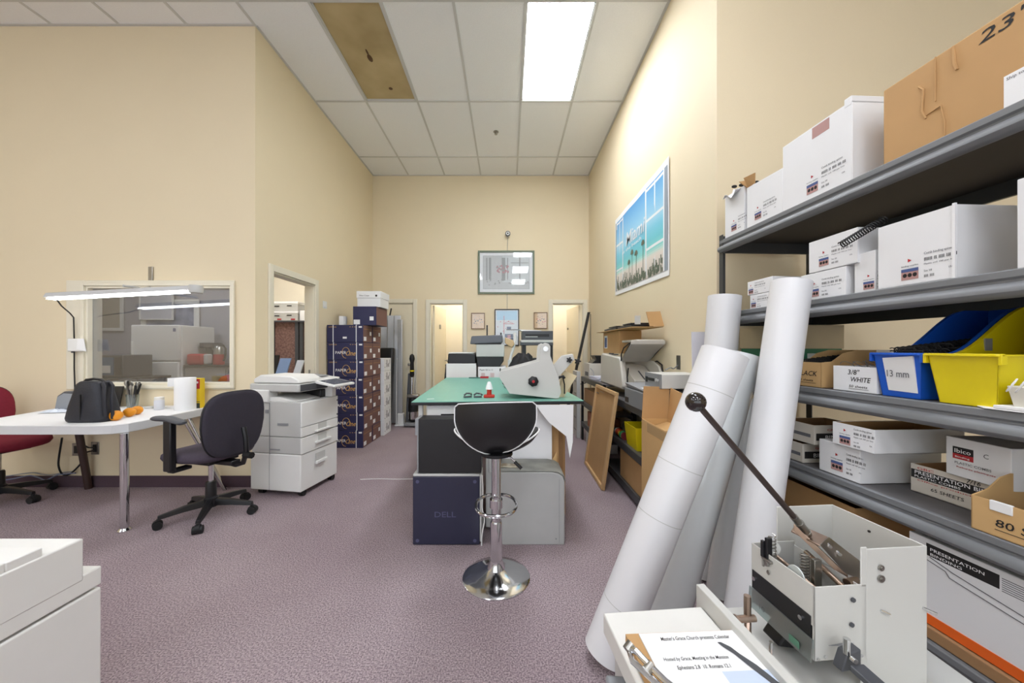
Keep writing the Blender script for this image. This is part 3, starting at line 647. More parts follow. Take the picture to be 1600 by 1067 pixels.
def art_big(a, x0, x1, z0, z1):
    q(a, x0-.006, x1+.006, z0-.006, z1+.006, 1, -.0085); q(a, x0, x1, z0, z1, 0, -.009); w2, h = x1-x0, z1-z0
    q(a, x0+w2*.42, x1, z0+h*.2, z1, 3)
    for f, wv in ((.06, .03), (.12, .05), (.40, .08), (.52, .02), (.78, .03)): q(a, x0+w2*f, x0+w2*(f+wv), z0+h*.25, z0+h*.95, 1, -.0098)
    q(a, x0+w2*.6, x1-w2*.02, z0+h*.78, z0+h*.8, 1, -.0099); q(a, x0+w2*.55, x1, z0+h*.16, z0+h*.18, 1, -.0099)
    for k in range(40):
        cx = x0+w2*(.42+.12*math.sin(k*1.7)); cz = z0+h*(.60+.10*math.cos(k*2.3)); r = h*.028
        a.add([(cx+r*math.cos(i*PI/3), -.0102-.00001*k, cz+r*math.sin(i*PI/3)) for i in range(6)], [tuple(range(6))], 2 if k % 3 else 1)
    for k in range(26):
        cx = x0+w2*random.random(); cz = z0+h*(.08+.2*random.random()); a.add([(cx+.012*math.cos(i*PI/3), -.0102-.00001*k, cz+.012*math.sin(i*PI/3)) for i in range(6)], [tuple(range(6))], k % 2)
frame('framed_print', 'large green framed pale print hanging high on the far wall', 747, 835, 392, 459.5, .03, M('sage_frame', '#6d7a66', .5), M('pale_mount', '#eceff3', .7), .06, art_big)
def art_mid(a, x0, x1, z0, z1):
    w2, h = x1-x0, z1-z0; q(a, x0, x1, z0, z1, 3, -.009); q(a, x0, x1, z0+h*.72, z1, 4)
    q(a, x0+w2*.35, x0+w2*.375, z0+h*.3, z0+h*.85, 6, -.01); q(a, x0+w2*.33, x0+w2*.85, z0+h*.60, z0+h*.615, 6, -.01)
    for k in range(8): q(a, x0+w2*(.4+.05*k), x0+w2*(.43+.05*k), z0+h*(.66-.01*abs(k-3)), z0+h*(.68-.01*abs(k-3)), 6, -.0101)
    q(a, x0+w2*.5, x0+w2*.7, z0+h*.42, z0+h*.52, 5, -.01); q(a, x0+w2*.4, x0+w2*.8, z0+h*.12, z0+h*.3, 5, -.01); q(a, x0+w2*.52, x0+w2*.68, z0+h*.16, z0+h*.27, 2, -.0102)
    for k in range(7): q(a, x0+w2*(.05+.13*k), x0+w2*(.08+.13*k), z0+h*(.5+.17*math.sin(k*2)), z0+h*(.53+.17*math.sin(k*2)), 6, -.0103)
frame('framed_poster', 'black framed tall poster with pale blue and red drawing below the large print', 773, 811, 483, 540, .015, black, M('pale_mount', ''), .015, art_mid)
def art_s(fl):
    def f(a, x0, x1, z0, z1):
        w2, h = x1-x0, z1-z0; q(a, x0, x1, z0, z1, 7, -.009)
        for k in range(16):
            th = k*2.4; r = .016*math.sqrt(k)*w2/.15; cx, cz = x0+w2*.5+r*math.cos(th), z0+h*.5+r*math.sin(th)
            a.add([(cx+.014*math.cos(i*PI/3), -.0100-.00002*k, cz+.008*math.sin(i*PI/3+th)) for i in range(6)], [tuple(range(6))], (5, 1, 0, 5)[k % 4] if fl else (5, 6, 8, 5)[k % 4])
    return f
brf = M('tan_frame', '#8a6748', .5)
frame('small_framed_print', 'small tan framed print left of the tall poster', 736.5, 757.5, 489, 514, .01, brf, ARTM[7], .005, art_s(1))
frame('small_framed_print', 'small tan framed print right of the tall poster', 834, 855, 488, 513.5, .01, brf, ARTM[7], .005, art_s(0))
x, _, z = at(793.5, 367, YB)
t = thing('security_camera', 'small round white security camera with dark lens high on the far wall', 'camera', (x, YB, z))
B().lathe([(.03, 0), (.03, .03)], (0, -.02, -.04), 12).cyl((0, 0, 0), (0, -.04, 0), .03).build('mount', white, t); B().cyl((0, -.035, 0), (0, -.08, 0), .042, n=24).build('housing', dgrey, t); B().cyl((0, -.08, 0), (0, -.084, 0), .028, n=24).build('face_ring', white, t); B().cyl((0, -.083, 0), (0, -.087, 0), .014, n=20).build('lens', blackr, t)
tag(B().tube([(x, YB-.006, z-.04), (x-.01, YB-.006, at(0, 392, YB)[2]), (x-.012, YB-.004, at(0, 420, YB)[2]), (x-.012, YB-.006, at(0, 483, YB)[2])], .004, 6).build('camera_cable', brush), 'thin cable hanging down the far wall from the security camera', 'cable')
# ---- poster on the right wall
t = thing('beach_poster', 'large unframed beach view poster with white borders on the right wall', 'poster', (XR-.004, 4.498, 1.92))
PW, PH = 1.511, .95                                       # local: y from 0 to -PW (towards the camera), z 0..PH
N_ = 24
def pz(u): return -.05*u+.0                                # lower edge drops a little
def PG(u0, u1, v0, v1, off, mi, m, nu=14):
    G = []
    for j in (0, 1):
        v = v0+(v1-v0)*j; G.append([(-.003-off-.004*math.sin(u*9+v*2)**2*(u > .02), -u*PW, pz(u)+v*(PH+.055*u)) for u in [u0+(u1-u0)*i/nu for i in range(nu+1)]])
    vs = [p for r in G for p in r]; n = nu+1; m.add(vs, [(i, i+1, n+i+1, n+i) for i in range(nu)], mi)
m = B(); 
G = [[(-.002-.004*math.sin(u*9+v*2)**2*(u > .02), -u*PW, pz(u)+v*(PH+.055*u)) for u in [i/28 for i in range(29)]] for v in [j/6 for j in range(7)]]
m.sheet(G, .0008, (1, 0, 0)); m.build('sheet', paper, t, angle=60)
sky = [M('poster_sky_%d' % i, c, .5) for i, c in enumerate(('#62a9da', '#7fc0e4', '#a3d6ec', '#85cfe4', '#70c8d8', '#82d2d2', '#a6dcd4', '#e3d9cf', '#d9cfc6'))]
pm0 = sky+[M('poster_white', '#f1f4f6', .5), M('poster_palm', '#66705f', .6), M('poster_shade', '#9aa3ad', .6)]
m = B(); stops = [(.94, '#5c9fd6'), (.75, '#86c2e6'), (.60, '#a9d8ee'), (.50, '#7ccbe2'), (.40, '#74cbd6'), (.31, '#8fd8d2'), (.27, '#c9e2d8'), (.245, '#e6dcd2'), (.05, '#d6ccc4')]
NB = 42; bands = []; skyg = []
for i in range(NB):
    va, vb = .94-.89*i/NB, .94-.89*(i+1)/NB; vm = (va+vb)/2
    for (v0_, c0_), (v1_, c1_) in zip(stops, stops[1:]):
        if v1_ <= vm <= v0_:
            f_ = (v0_-vm)/(v0_-v1_); h_ = [int(c0_[k:k+2], 16)*(1-f_)+int(c1_[k:k+2], 16)*f_ for k in (1, 3, 5)]; break
    skyg.append(M('poster_tone_%d' % i, [c_/255 for c_ in h_], .5, var=0)); bands.append((va, vb, 12+i))
for a_, b_, i in bands: PG(.05, .93, b_, a_, .0014, i, m)
PG(.93, .985, .05, .94, .0016, 11, m, 4); PG(.02, .05, .05, .94, .0016, 11, m, 2)
for (u0, u1, v0, v1) in ((.05, .062, .05, .94), (.20, .215, .1, .93), (.12, .13, .1, .92), (.05, .21, .62, .645), (.05, .21, .30, .32), (.05, .21, .90, .92), (.66, .68, .08, .95), (.93, .945, .05, .94), (.80, .815, .1, .93), (.66, .94, .60, .625), (.66, .94, .32, .345), (.66, .94, .9, .925)):
    PG(u0, u1, v0, v1, .0022, 9, m, 8)
for k in range(170):
    u = .06+.6*random.random() if k % 4 else .68+.24*random.random(); v = .05+.13*random.random()*random.random(); PG(u, u+.012, v, v+.03+.045*random.random(), .0026+.00001*k, 10, m, 1)
for u, v in ((.42, .42), (.50, .38), (.62, .44), (.35, .33)):
    PG(u, u+.006, .1, v, .0046, 10, m, 1)
    for q_ in range(7):
        a_ = q_*PI/6; PG(u-.028*math.cos(a_), u+.006, v-.03+.04*math.sin(a_), v-.005+.03*math.sin(a_), .0047+.00005*q_, 10, m, 2)
m.build('printed_view', pm0+skyg, t, raw=True, angle=60)
m = B(); m.text('Miami', .21, (-.0115, -.42, .50), (0, -1, 0), (0, 0, 1), 0, width=.55, slant=.25); m.text('at the beach', .05, (-.0115, -.30, .44), (0, -1, 0), (0, 0, 1), 0, slant=.2, width=.6)
m.build('script_lettering', pm0[9], t, flat=True, raw=True)
# ---- kitchen room behind the window
fx0, fx1 = at(204, 0, 5.25)[0], at(279, 0, 5.25)[0]
t = thing('refrigerator', 'white two door refrigerator in the room behind the interior window', 'refrigerator', (fx0, 5.25, 0))
w2 = fx1-fx0; B().box(0, w2, .05, .65, .02, 1.60).build('cabinet', white, t, bevel=.02); zf = at(0, 565, 5.25)[2]
B().box(0, w2, 0, .045, zf+.008, 1.60).build('freezer_door', white, t, bevel=.015); B().box(0, w2, 0, .045, .03, zf-.004).build('fridge_door', white, t, bevel=.015)
B().box(w2-.08, w2-.04, -.004, 0, 1.50, 1.55).build('badge', blueink, t); B().box(.03, .05, -.03, 0, zf+.05, zf+.3).build('handle', white, t, bevel=.006)
def counter(name, lab, x0, x1, y0, y1, zt, cm, tm):
    t = thing(name, lab, 'counter', (x0, y0, 0)); B().box(0, x1-x0, .02, y1-y0, 0, zt-.03).build('cabinet', cm, t, bevel=.004); B().box(-.01, x1-x0+.01, 0, y1-y0, zt-.03, zt).build('countertop', tm, t, bevel=.004)
    m = B().box((x1-x0)/2-.004, (x1-x0)/2+.004, .015, .022, .05, zt-.06).build('door_seam', dgrey, t); return t
counter('kitchen_counter', 'grey kitchen counter with dark top right of the refrigerator', fx1+.03, -3.62, 5.3, 5.98, 1.0, M('counter_grey', '#a8a49f', .5), M('dark_counter', '#2c2a2a', .35))
counter('kitchen_counter', 'grey kitchen counter with dark top left of the refrigerator', -6.6, -4.95, 4.6, 5.2, .86, M('counter_grey', ''), M('dark_counter', ''))
def apx(px, py, Y): return at(px, py, Y)
x, y, z = apx(157, 597, 4.75)
t = thing('microwave_oven', 'dark blue grey microwave with a white card on the counter left of the refrigerator', 'microwave', (at(143, 0, 4.75)[0], 4.75, .862))
B().box(0, .42, 0, .4, 0, .30).build('case', dgrey, t, bevel=.01); B().box(.02, .30, -.006, 0, .03, .27).build('door_window', M('blue_glass', '#4f6f93', .2), t); B().box(.08, .26, -.009, -.006, .06, .16).build('card', paper, t); B().box(.32, .40, -.006, 0, .03, .27).build('keypad', black, t)
t = thing('coffee_maker', 'black coffee maker standing beside the refrigerator', 'coffee maker', (at(311, 0, 5.55)[0], 5.55, 1.0))
B().box(0, .18, 0, .22, 0, .03).box(0, .18, .12, .22, .03, .34).box(0, .2, 0, .22, .26, .34).build('body', dgrey, t, bevel=.01); B().lathe([(.05, .035), (.062, .08), (.045, .16)], (.09, .06, 0), 16).build('carafe', blackr, t)
t = thing('toaster', 'red toaster on the dark counter behind the interior window', 'toaster', (at(290.5, 0, 5.32)[0], 5.32, 1.0))
B().box(0, .24, 0, .16, 0, .17).build('body', redink, t, bevel=.03); B().box(.235, .29, .02, .14, .01, .165).build('end_cap', lgrey, t, bevel=.02)
t = thing('kettle', 'red kettle with black handle on the dark counter behind the interior window', 'kettle', (at(335, 0, 5.42)[0], 5.5, 1.0))
B().lathe([(.07, 0), (.075, .02), (.065, .16)], n=20).build('base_cover', redink, t); B().lathe([(.066, .16), (.055, .26), (.03, .29)], n=20).build('body', brush, t); B().tube([(.0, 0, .29), (.07, 0, .30), (.11, 0, .24), (.10, 0, .10), (.07, 0, .06)], .014, 8).build('handle', black, t); B().cyl((-.05, 0, .2), (-.1, 0, .25), .016, .01).build('spout', brush, t)
t = thing('snack_bag', 'red snack bag on the low shelf at the right edge of the interior window', 'bag', (at(349, 0, 4.7)[0], 4.72, 0))
B().box(-.25, .18, .05, .4, 0, .72).build('stand', black, t, bevel=.01); B().ball((0, .1, .80), .16, sc=(1, .5, .6)).build('bag', redink, t)
def pic(name, lab, px0, px1, py0, py1, Y, fm, am, fw=.04):
    x0, _, z1 = at(px0, py0, Y); x1, _, z0 = at(px1, py1, Y); t = thing(name, lab, 'picture', (x0, Y, z0)); w2, h = x1-x0, z1-z0
    m = B(); ring(m, fw, w2-fw, fw, h-fw, 0, w2, 0, h, -.025, 0); m.build('frame', fm, t, bevel=.003); B().box(fw, w2-fw, -.01, -.005, fw, h-fw).build('artwork', am, t); return t
pic('kitchen_picture', 'white framed pale picture on the wall left of the refrigerator', 130, 194, 455, 517, 5.98, white, M('beige_art', '#b6aea0', .6), .05)
pic('kitchen_picture', 'white framed blue picture on the wall above the refrigerator', 222, 312, 468, 540, 5.98, white, M('blue_art', '#4b5d80', .6, col2='#8b94ad', scale=5), .08)
pic('white_notice_board', 'plain white board on the wall beside the refrigerator', 219, 272, 440, 500, 5.94, white, M('board_white', '#c9ccd6', .5), .02)
# chair tops seen through the window
for px0, px1, lb in ((187, 213, 'black kitchen chair back showing above the window sill, left one'), (215, 241, 'black kitchen chair back showing above the window sill, right one')):
    xa_, _, zz = at(px0, 592, 3.85); xb_ = at(px1, 0, 3.85)[0]
    t = thing('kitchen_chair', lb, 'chair', ((xa_+xb_)/2, 3.85, 0)); hw = (xb_-xa_)/2
    B().box(-hw, hw, -.02, .02, zz-.3, zz).build('backrest', dgrey, t, bevel=.02); B().box(-hw, hw, 0, .38, .43, .47).build('seat', dgrey, t, bevel=.015)
    for sx in (-1, 1):
        for yy in (.0, .36): B().cyl((sx*(hw-.02), yy, 0), (sx*(hw-.02), yy, .43 if yy else zz-.1), .012).build('leg', black, t)
# things through the side doorway
yz = 5.2
xs0, xs1 = at(415, 0, yz)[0], at(484, 0, yz)[0]
t = thing('cubicle_shelf', 'brownish fabric partition with dark posts and a top shelf seen through the side doorway', 'partition', (xs0, yz, 0))
w2 = xs1-xs0; zs = at(0, 501, yz)[2]
B().box(.0, w2, .03, .06, .02, zs-.02).build('fabric_panel', M('brown_fabric', '#8f7068', .9, col2='#6f544f', scale=40), t)
for px in (424, 427.5): pass
for fx, ww in ((.10, .02), (.43, .05), (.50, .045)): B().box(fx, fx+ww, -.0, .03, 0, zs-.02).build('post', dgrey, t)
B().box(0, w2, -.02, .36, zs-.02, zs).build('shelf', dgrey, t); B().box(w2-.02, w2, -.02, .36, zs, zs+.27).build('shelf_end', dgrey, t); B().box(0, w2, .34, .36, zs, zs+.27).build('shelf_back', mgrey, t)
zb1 = at(0, 471, yz)[2]
hb = (zb1-zs)/2
for k, lb in ((0, 'lower grey white file box on the shelf through the side doorway'), (1, 'upper grey white file box on the shelf through the side doorway')):
    t = thing('file_box', lb, 'box', (xs0+.02, yz-.01, zs+k*hb)); B().box(0, .46, 0, .3, 0, hb-.035).build('box_body', lgrey, t, bevel=.003); B().box(-.003, .463, -.004, .304, hb-.035, hb-.002).build('lid', whitep, t, bevel=.003)
    m = B().box(.12, .19, -.006, -.003, hb*.45, hb*.55).box(.30, .37, -.006, -.003, hb*.5, hb*.6, 0); 
    if not k: m.box(.16, .22, -.006, -.003, .01, .03, 1).box(.36, .42, -.006, -.003, .01, .03, 1)
    m.build('printing', [ink, redink], t)
solid('binder', 'pale binder standing beside the file boxes through the side doorway', 'binder', (xs0+.50, yz, zs), 0, B().box(0, .09, 0, .25, 0, .15), whitep, bevel=.003)
yd = 4.75
x0d = at(418, 0, yd)[0]
t = thing('desk', 'pale desk edge cluttered with papers seen through the side doorway', 'desk', (x0d, yd, 0)); B().box(-.1, .62, .0, .42, .76, .79).build('desktop', trimm, t, bevel=.003)
for x_ in (-.07, .57):
    for y_ in (.04, .38): B().cyl((x_, y_, 0), (x_, y_, .76), .02).build('leg', dgrey, t)
def lean(name, lab, px0, px1, py0, py1, Y, mt, cat='folder', sl=.05):
    x0, _, z1 = at(px0, py0, Y); x1 = at(px1, 0, Y)[0]; z0 = .791
    solid(name, lab, cat, (x0, Y, z0), 0, B().hexa([(-sl, 0, 0), (x1-x0-sl, 0, 0), (x1-x0-sl, .02, 0), (-sl, .02, 0)], [(0, .08, z1-z0), (x1-x0, .08, z1-z0), (x1-x0, .10, z1-z0), (0, .10, z1-z0)]), mt)
lean('blue_folder', 'pale blue folder standing on the desk through the side doorway', 432, 449, 560, 590, 4.82, M('blue_folder', '#7d97c2', .5))
lean('white_folder', 'pale grey folder standing right of the blue folder on the desk', 459, 470, 563, 590, 4.82, M('pale_folder', '#c3ccdb', .5))
lean('black_folder', 'black folder standing left of the blue folder on the desk', 423, 430, 555, 590, 4.86, black, sl=0)
m = B()
for k in range(6): m.T = Matrix.Rotation(.3*math.sin(k*3), 4, 'Z'); m.box(-.1, .1, -.07, .07, .006*k, .006*k+.005)
solid('paper_pile', 'small pile of papers on the desk through the side doorway', 'papers', (at(449, 0, 4.78)[0]+.02, 5.03, .791), 0, m, paper)
# ================================================================ MIDDLE
TH = .055; TZ = .887
t = thing('work_table', 'green topped cutting table in the middle of the room', 'table', (-.665, 2.42, 0), TH)
TWd, TLn = 1.20, 2.02                                       # local x 0..TWd, y 0..TLn
B().box(0, TWd, 0, TLn, TZ-.024, TZ-.004).build('table_board', black, t, bevel=.004)
m = B().box(.004, TWd-.004, .004, TLn-.004, TZ-.004, TZ); m.build('cutting_mat', green, t)
m = B()
for k in range(1, 12): m.box(.1*k-.0005, .1*k+.0005, .01, TLn-.01, TZ, TZ+.0003)
for k in range(1, 20): m.box(.01, TWd-.01, .1*k-.0005, .1*k+.0005, TZ, TZ+.0003)
m.build('mat_grid', M('mat_line', '#86c6ae', .6), t)
for x in (.045, .90):
    for y in (.03 if x < .5 else .30, TLn-.06): B().box(x, x+.03, y, y+.03, 0, TZ-.024).build('leg', lgrey, t, bevel=.003)
for x in (.045, .90): B().box(x+.005, x+.025, .06 if x < .5 else .33, TLn-.06, .12, .15).build('side_rail', lgrey, t)
def T(x, y, z=TZ):                                        # table-local to world
    c, s = math.cos(TH), math.sin(TH); return (-.665+x*c-y*s, 2.42+x*s+y*c, z)
# drawer unit under the table
x, y, _ = T(.10, .035, 0)
t = thing('white_cabinet', 'white drawer cabinet under the near left of the green table', 'cabinet', (x, y, 0), TH)
B().box(0, .375, .012, .55, .0, .855).build('cabinet_body', whitep, t, bevel=.004); 
for k in range(3):
    d = B().box(.005, .37, 0, .011, .05+.265*k, .30+.265*k).build('drawer', white, t, bevel=.003); B().box(.10, .36, -.003, 0, .255+.265*k, .267+.265*k).build('slot_handle', black, d)
# computer cases
t = thing('computer_tower', 'matt black flat computer case stacked on the navy case at the stool', 'computer', (-.572, 2.262, .458), 0)
B().box(0, .40, .0, .13, 0, .345).build('case', blackl, t, bevel=.004); B().box(-.022, 0, .0, .13, .24, .345).box(-.01, .0, .0, .13, 0, .24).build('front_bezel', mgrey, t, bevel=.002)
t = thing('computer_tower', 'navy blue computer case with an embossed logo standing on the carpet by the stool', 'computer', (-.607, 2.255, 0), 0)
B().box(0, .425, 0, .15, .004, .436).build('case', M('navy_metal', '#2c2d42', .35, var=.06), t, bevel=.004)
B().box(.0, .425, .004, .146, .436, .452).box(.425, .437, .004, .146, .02, .45).build('front_bezel', lgrey, t, bevel=.004)
m = B()
for x in (.03, .395):
    for z in (.03, .405): m.cyl((x, -.002, z), (x, 0, z), .011, n=12)
m.text('DELL', .05, (.135, -.0015, .18), (1, 0, 0), (0, 0, 1), 0, width=.14); m.build('embossing', M('embossed_navy', '#555775', .4), t)
solid('white_box_side', 'tall white case standing behind the stool pole between the computers', 'case', (-.155, 2.44, 0), 0, B().box(0, .10, 0, .35, .02, .55).box(.02, .05, -.012, 0, .40, .50), white, bevel=.008)
wire('white_cable', 'white cable hanging down the right side of the navy computer case', [(-.165, 2.25, .45), (-.16, 2.245, .35), (-.165, 2.24, .25), (-.15, 2.24, .17), (-.165, 2.24, .08), (-.168, 2.24, .006)], .004, white)
wire('white_cable', 'thin white cable lying on the carpet left of the green table', [on(563, 749, .003), on(590, 748, .003), on(620, 748.5, .003), on(652, 748, .003)], .0028, white)
# grey rounded machine
t = thing('grey_office_machine', 'grey boxy machine with a rounded dusty top on the carpet right of the stool', 'machine', (-.045, 2.26, 0), 0)
pts = [(0, .0), (.405, .0), (.405, .40), (.395, .435), (.365, .455), (.32, .463), (0, .463)]
B().prism(pts, 'y', 0, .02).prism([(0, .004), (.41, .004), (.41, .40), (.40, .437), (.368, .458), (.32, .466), (0, .466)], 'y', .02, .26).build('housing', [M('silver_grey', '#b5b6b4', .4)], t, bevel=.005)
pts2 = [(.0, .467), (.32, .467), (.368, .459), (.40, .438), (.411, .40), (.413, .40), (.403, .44), (.37, .461), (.32, .47), (0, .47)]
B().prism(pts2, 'y', .004, .255).build('dusty_top', M('dusty_grey', '#7d7e78', .6, col2='#95958d', scale=8), t, label='darker dusty top cover')
B().cyl((.35, -.003, .04), (.35, 0, .04), .005).box(.37, .372, -.001, 0, .01, .42).build('screw', mgrey, t)
G = [[(.01+.13*u+.006*math.sin(v*9), .05+.08*v, .474+.002*math.sin(u*8)) for u in [i/6 for i in range(7)]] for v in [j/4 for j in range(5)]]
tag(B().sheet(G, .001, (0, 0, -1)).build('dirty_rag', M('rag', '#c6c0ae', .9, col2='#8f7f68', scale=20), loc=(-.06, 2.27, 0.0)), 'crumpled pale rag lying on top of the grey rounded machine', 'rag')
# boards and cardboards leaning under the table
def slab(name, lab, x0, x1, y0, y1, z0, z1, mt, cat='board', tilt=0., group=None):
    return solid(name, lab, cat, (x0, y0, z0), 0, B().hexa([(0, 0, 0), (x1-x0, 0, 0), (x1-x0, y1-y0, 0), (0, y1-y0, 0)], [(0, tilt, z1-z0), (x1-x0, tilt, z1-z0), (x1-x0, y1-y0+tilt, z1-z0), (0, y1-y0+tilt, z1-z0)]), mt, group)
slab('white_board', 'flat white board leaning behind the grey rounded machine under the table', -.04, .315, 2.535, 2.545, .02, .83, whitep, tilt=.03)
slab('cardboard_sheet', 'brown cardboard sheet leaning just behind the white board', .0, .37, 2.60, 2.61, .0, .855, kraft, tilt=0)
slab('cardboard_sheet', 'second brown cardboard sheet at the back of the leaning boards', .05, .41, 2.64, 2.65, .0, .80, kraftd, tilt=.02)
slab('cardboard_sheet', 'thin dark edged cardboard sheet rightmost of the leaning boards', .20, .432, 2.68, 2.695, 0, .72, kraft, tilt=.02)
tag(B().prism([(.25, .30), (.345, .345), (.345, .52), (.30, .43)], 'y', 2.52, 2.525).build('cardboard_scrap', kraftl), 'torn pale cardboard scrap leaning on the white board', 'cardboard')
tag(B().prism([(.19, .86), (.455, .86), (.45, .60), (.43, .49), (.405, .64), (.28, .74)], 'y', 2.47, 2.474).build('hanging_paper', paper, flat=True), 'large white paper sheets hanging from the near right corner of the table', 'paper')
# bar stool
t = thing('bar_stool', 'black padded bar stool with white piping on a chrome pedestal', 'stool', (-.065, 1.94, 0))
B().lathe([(.0, .0), (.183, .0), (.184, .006), (.178, .011), (.13, .022), (.08, .036), (.048, .055), (.036, .085), (.033, .10)], n=48, caps=False).build('base', steel, t)
B().lathe([(.033, .095), (.033, .30), (.03, .31)], n=28).build('outer_column', steel, t); B().lathe([(.026, .30), (.026, .675)], n=28).build('gas_column', steel, t)
B().lathe([(.036, .385), (.036, .43)], n=24).build('footrest_collar', steel, t)
fr = [(.0, .0)]
P = [(.11*math.copysign(abs(math.cos(q))**.8, math.cos(q)), -.015+.135*math.sin(q), .405) for q in [2*PI*i/40 for i in range(40)]]
B().tube(P, .009, 10, closed=True).build('footrest', steel, t)
B().tube([(.03, .0, .71), (.09, -.05, .66), (.13, -.07, .625)], .005, 8).build('lever_rod', steel, t); B().cyl((.10, -.055, .65), (.135, -.072, .62), .009).build('lever_grip', blackr, t)
def bk(u, v):                                             # u -1..1 across, v 0..1 top to bottom
    w_ = .209*max(.0, 1-max(0, (v-.3)/.7)**1.6)**.6 if v > .09 else .209*(.90+.10*(1-((.09-v)/.09)**2)**.5)
    x = u*w_; z = .985-.012*(u*u)-.29*v+(.005*u)
    y = -.19+.28*v*v*v*.55-.0*v+1.9*x*x*(1-.35*v)
    return x, y, z
def shell(fn, th, nu=20, nv=16):
    G1 = [[Vector(fn(-1+2*i/nu, j/nv)) for i in range(nu+1)] for j in range(nv+1)]
    G2 = [[p+Vector((0, th*(1-.6*abs(-1+2*i/nu)**4), 0)) for i, p in enumerate(r)] for r in G1]
    m = B(); a, b_ = nv+1, nu+1; vs = [p for r in G1 for p in r]+[p for r in G2 for p in r]; n = a*b_; fs = []
    for j in range(nv):
        for i in range(nu):
            q_ = (j*b_+i, j*b_+i+1, (j+1)*b_+i+1, (j+1)*b_+i); fs += [q_, tuple(n+k for k in q_[::-1])]
    e = [i for i in range(b_)]+[j*b_+nu for j in range(1, a)]+[(a-1)*b_+i for i in range(nu-1, -1, -1)]+[j*b_ for j in range(a-2, 0, -1)]
    for k in range(len(e)): fs.append((e[(k+1) % len(e)], e[k], n+e[k], n+e[(k+1) % len(e)]))
    m.add([tuple(v) for v in vs], fs); return m, [tuple(vs[k]) for k in e]
m, edge = shell(bk, .045)
m.build('backrest', blackl, t, angle=60)
m = B().tube([(p[0]*1.012, p[1]+.0, p[2]) for p in edge], .0032, 6, closed=True).build('back_piping', paper, t)
# seat: dished saddle
R = []; nn = 40
def st(k, q, z):
    x = .240*k*math.cos(q); y = .10+.165*k*math.sin(q); return (x, y, z-.022+1.1*x*x)
for k, z in ((.5, .70), (.9, .712), (.985, .73), (1.0, .745), (.985, .758), (.88, .768), (.6, .762), (.2, .756)):
    R.append([st(k, 2*PI*i/nn, z) for i in range(nn)])
B().rings(R).build('seat', blackl, t, angle=60)
B().tube([st(1.01, 2*PI*i/nn, .745) for i in range(nn)], .005, 6, closed=True).build('seat_piping', paper, t)
B().lathe([(.06, .665), (.09, .675), (.09, .69)], n=24).build('seat_plate', black, t)
# ---- creasing machine on the table: side plates cut from sheet, depth in +Y
yp = 2.56
def ap(px, py, Y=yp): p = at(px, py, Y); return (p[0], p[2])
side = [(796, 615), (868, 624.2), (873, 622), (877, 613), (873, 590), (868, 577), (863.5, 566), (860, 556), (860, 541), (857, 537), (851.5, 535.5), (846.5, 538), (844.5, 544), (843.5, 563.5), (832, 567), (796, 576.5), (781, 580), (780.5, 590)]
ox, oz = ap(830, 624); oz = TZ
t = thing('paper_creasing_machine', 'large grey bookbinding machine with a black knob standing on the green table', 'machine', (ox, yp, TZ), 0)
sp_ = [(ap(*p)[0]-ox, max(ap(*p)[1]-TZ, .003)) for p in side]
B().prism(sp_, 'y', 0, .006).build('near_side_plate', cream, t, bevel=.002)
B().prism(sp_, 'y', .30, .306).build('far_side_plate', cream, t, bevel=.002)
m = B(); 
body = [(ap(*p)[0]-ox, max(ap(*p)[1]-TZ, .012)) for p in ((800, 611), (868, 618), (871, 605), (866, 577), (845, 570), (800, 582), (787, 586))]
B().prism(body, 'y', .006, .30).build('body', cream, t, bevel=.004)
x, z = ap(852.5, 545); x -= ox; z -= TZ
m = B().cyl((x, -.012, z), (x, 0, z), .018, n=20).cyl((x, .0, z), (x, .3, z), .014, n=16); m.build('top_shaft', steel, t)
x, z = ap(833, 595.5); x -= ox; z -= TZ
prof = []
R = []
for yy, rr in ((-.002, .030), (-.012, .036), (-.026, .036), (-.032, .030)):
    R.append([(x+rr*(1+.05*math.cos(7*q))*math.cos(q), yy, z+rr*(1+.05*math.cos(7*q))*math.sin(q)) for q in [2*PI*i/48 for i in range(48)]])
kn = B().rings(R).build('knob', black, t, angle=50); B().cyl((x, -.0325, z), (x, -.036, z), .010, n=20).build('knob_cap', redink, kn)
x1, z1 = ap(868, 588); x1 -= ox; z1 -= TZ
tr = B(); tr.prism([(ap(866, 576)[0]-ox, ap(0, 572)[1]-TZ), (ap(880, 0)[0]-ox, ap(0, 556)[1]-TZ), (ap(897, 0)[0]-ox, ap(0, 553)[1]-TZ), (ap(900, 0)[0]-ox, ap(0, 562)[1]-TZ), (ap(873, 0)[0]-ox, ap(0, 592)[1]-TZ)], 'y', .05, .10)
tr.build('feed_tray', cream, t, bevel=.004)
def star(cx, cz, y, r, par):
    R = []
    for yy, rr in ((y, r*.85), (y-.006, r), (y-.016, r), (y-.02, r*.8)):
        R.append([(cx+rr*(1+.28*math.cos(5*q))*math.cos(q), yy, cz+rr*(1+.28*math.cos(5*q))*math.sin(q)) for q in [2*PI*i/40 for i in range(40)]])
    return B().rings(R).build('star_knob', black, par, angle=50)
x, z = ap(891, 562.5); star(x-ox, z-TZ, .048, .018, t)
x, z = ap(906, 565); star(x-ox, z-TZ, .09, .020, t)
B().tube([(.19, .05, .13), (.215, .05, .155), (.24, .05, .16), (.25, .05, .145)], .009, 8).tube([(.235, .05, .155), (.25, .06, .10), (.25, .06, .03)], .005, 6).build('handle', black, t)
B().hexa([(.21, .10, .0), (.25, .10, .0), (.25, .16, .0), (.21, .16, 0)], [(.25, .10, .20), (.35, .10, .16), (.35, .16, .16), (.25, .16, .2)]).build('wooden_guide', M('pale_wood', '#e3cfa9', .6), t)
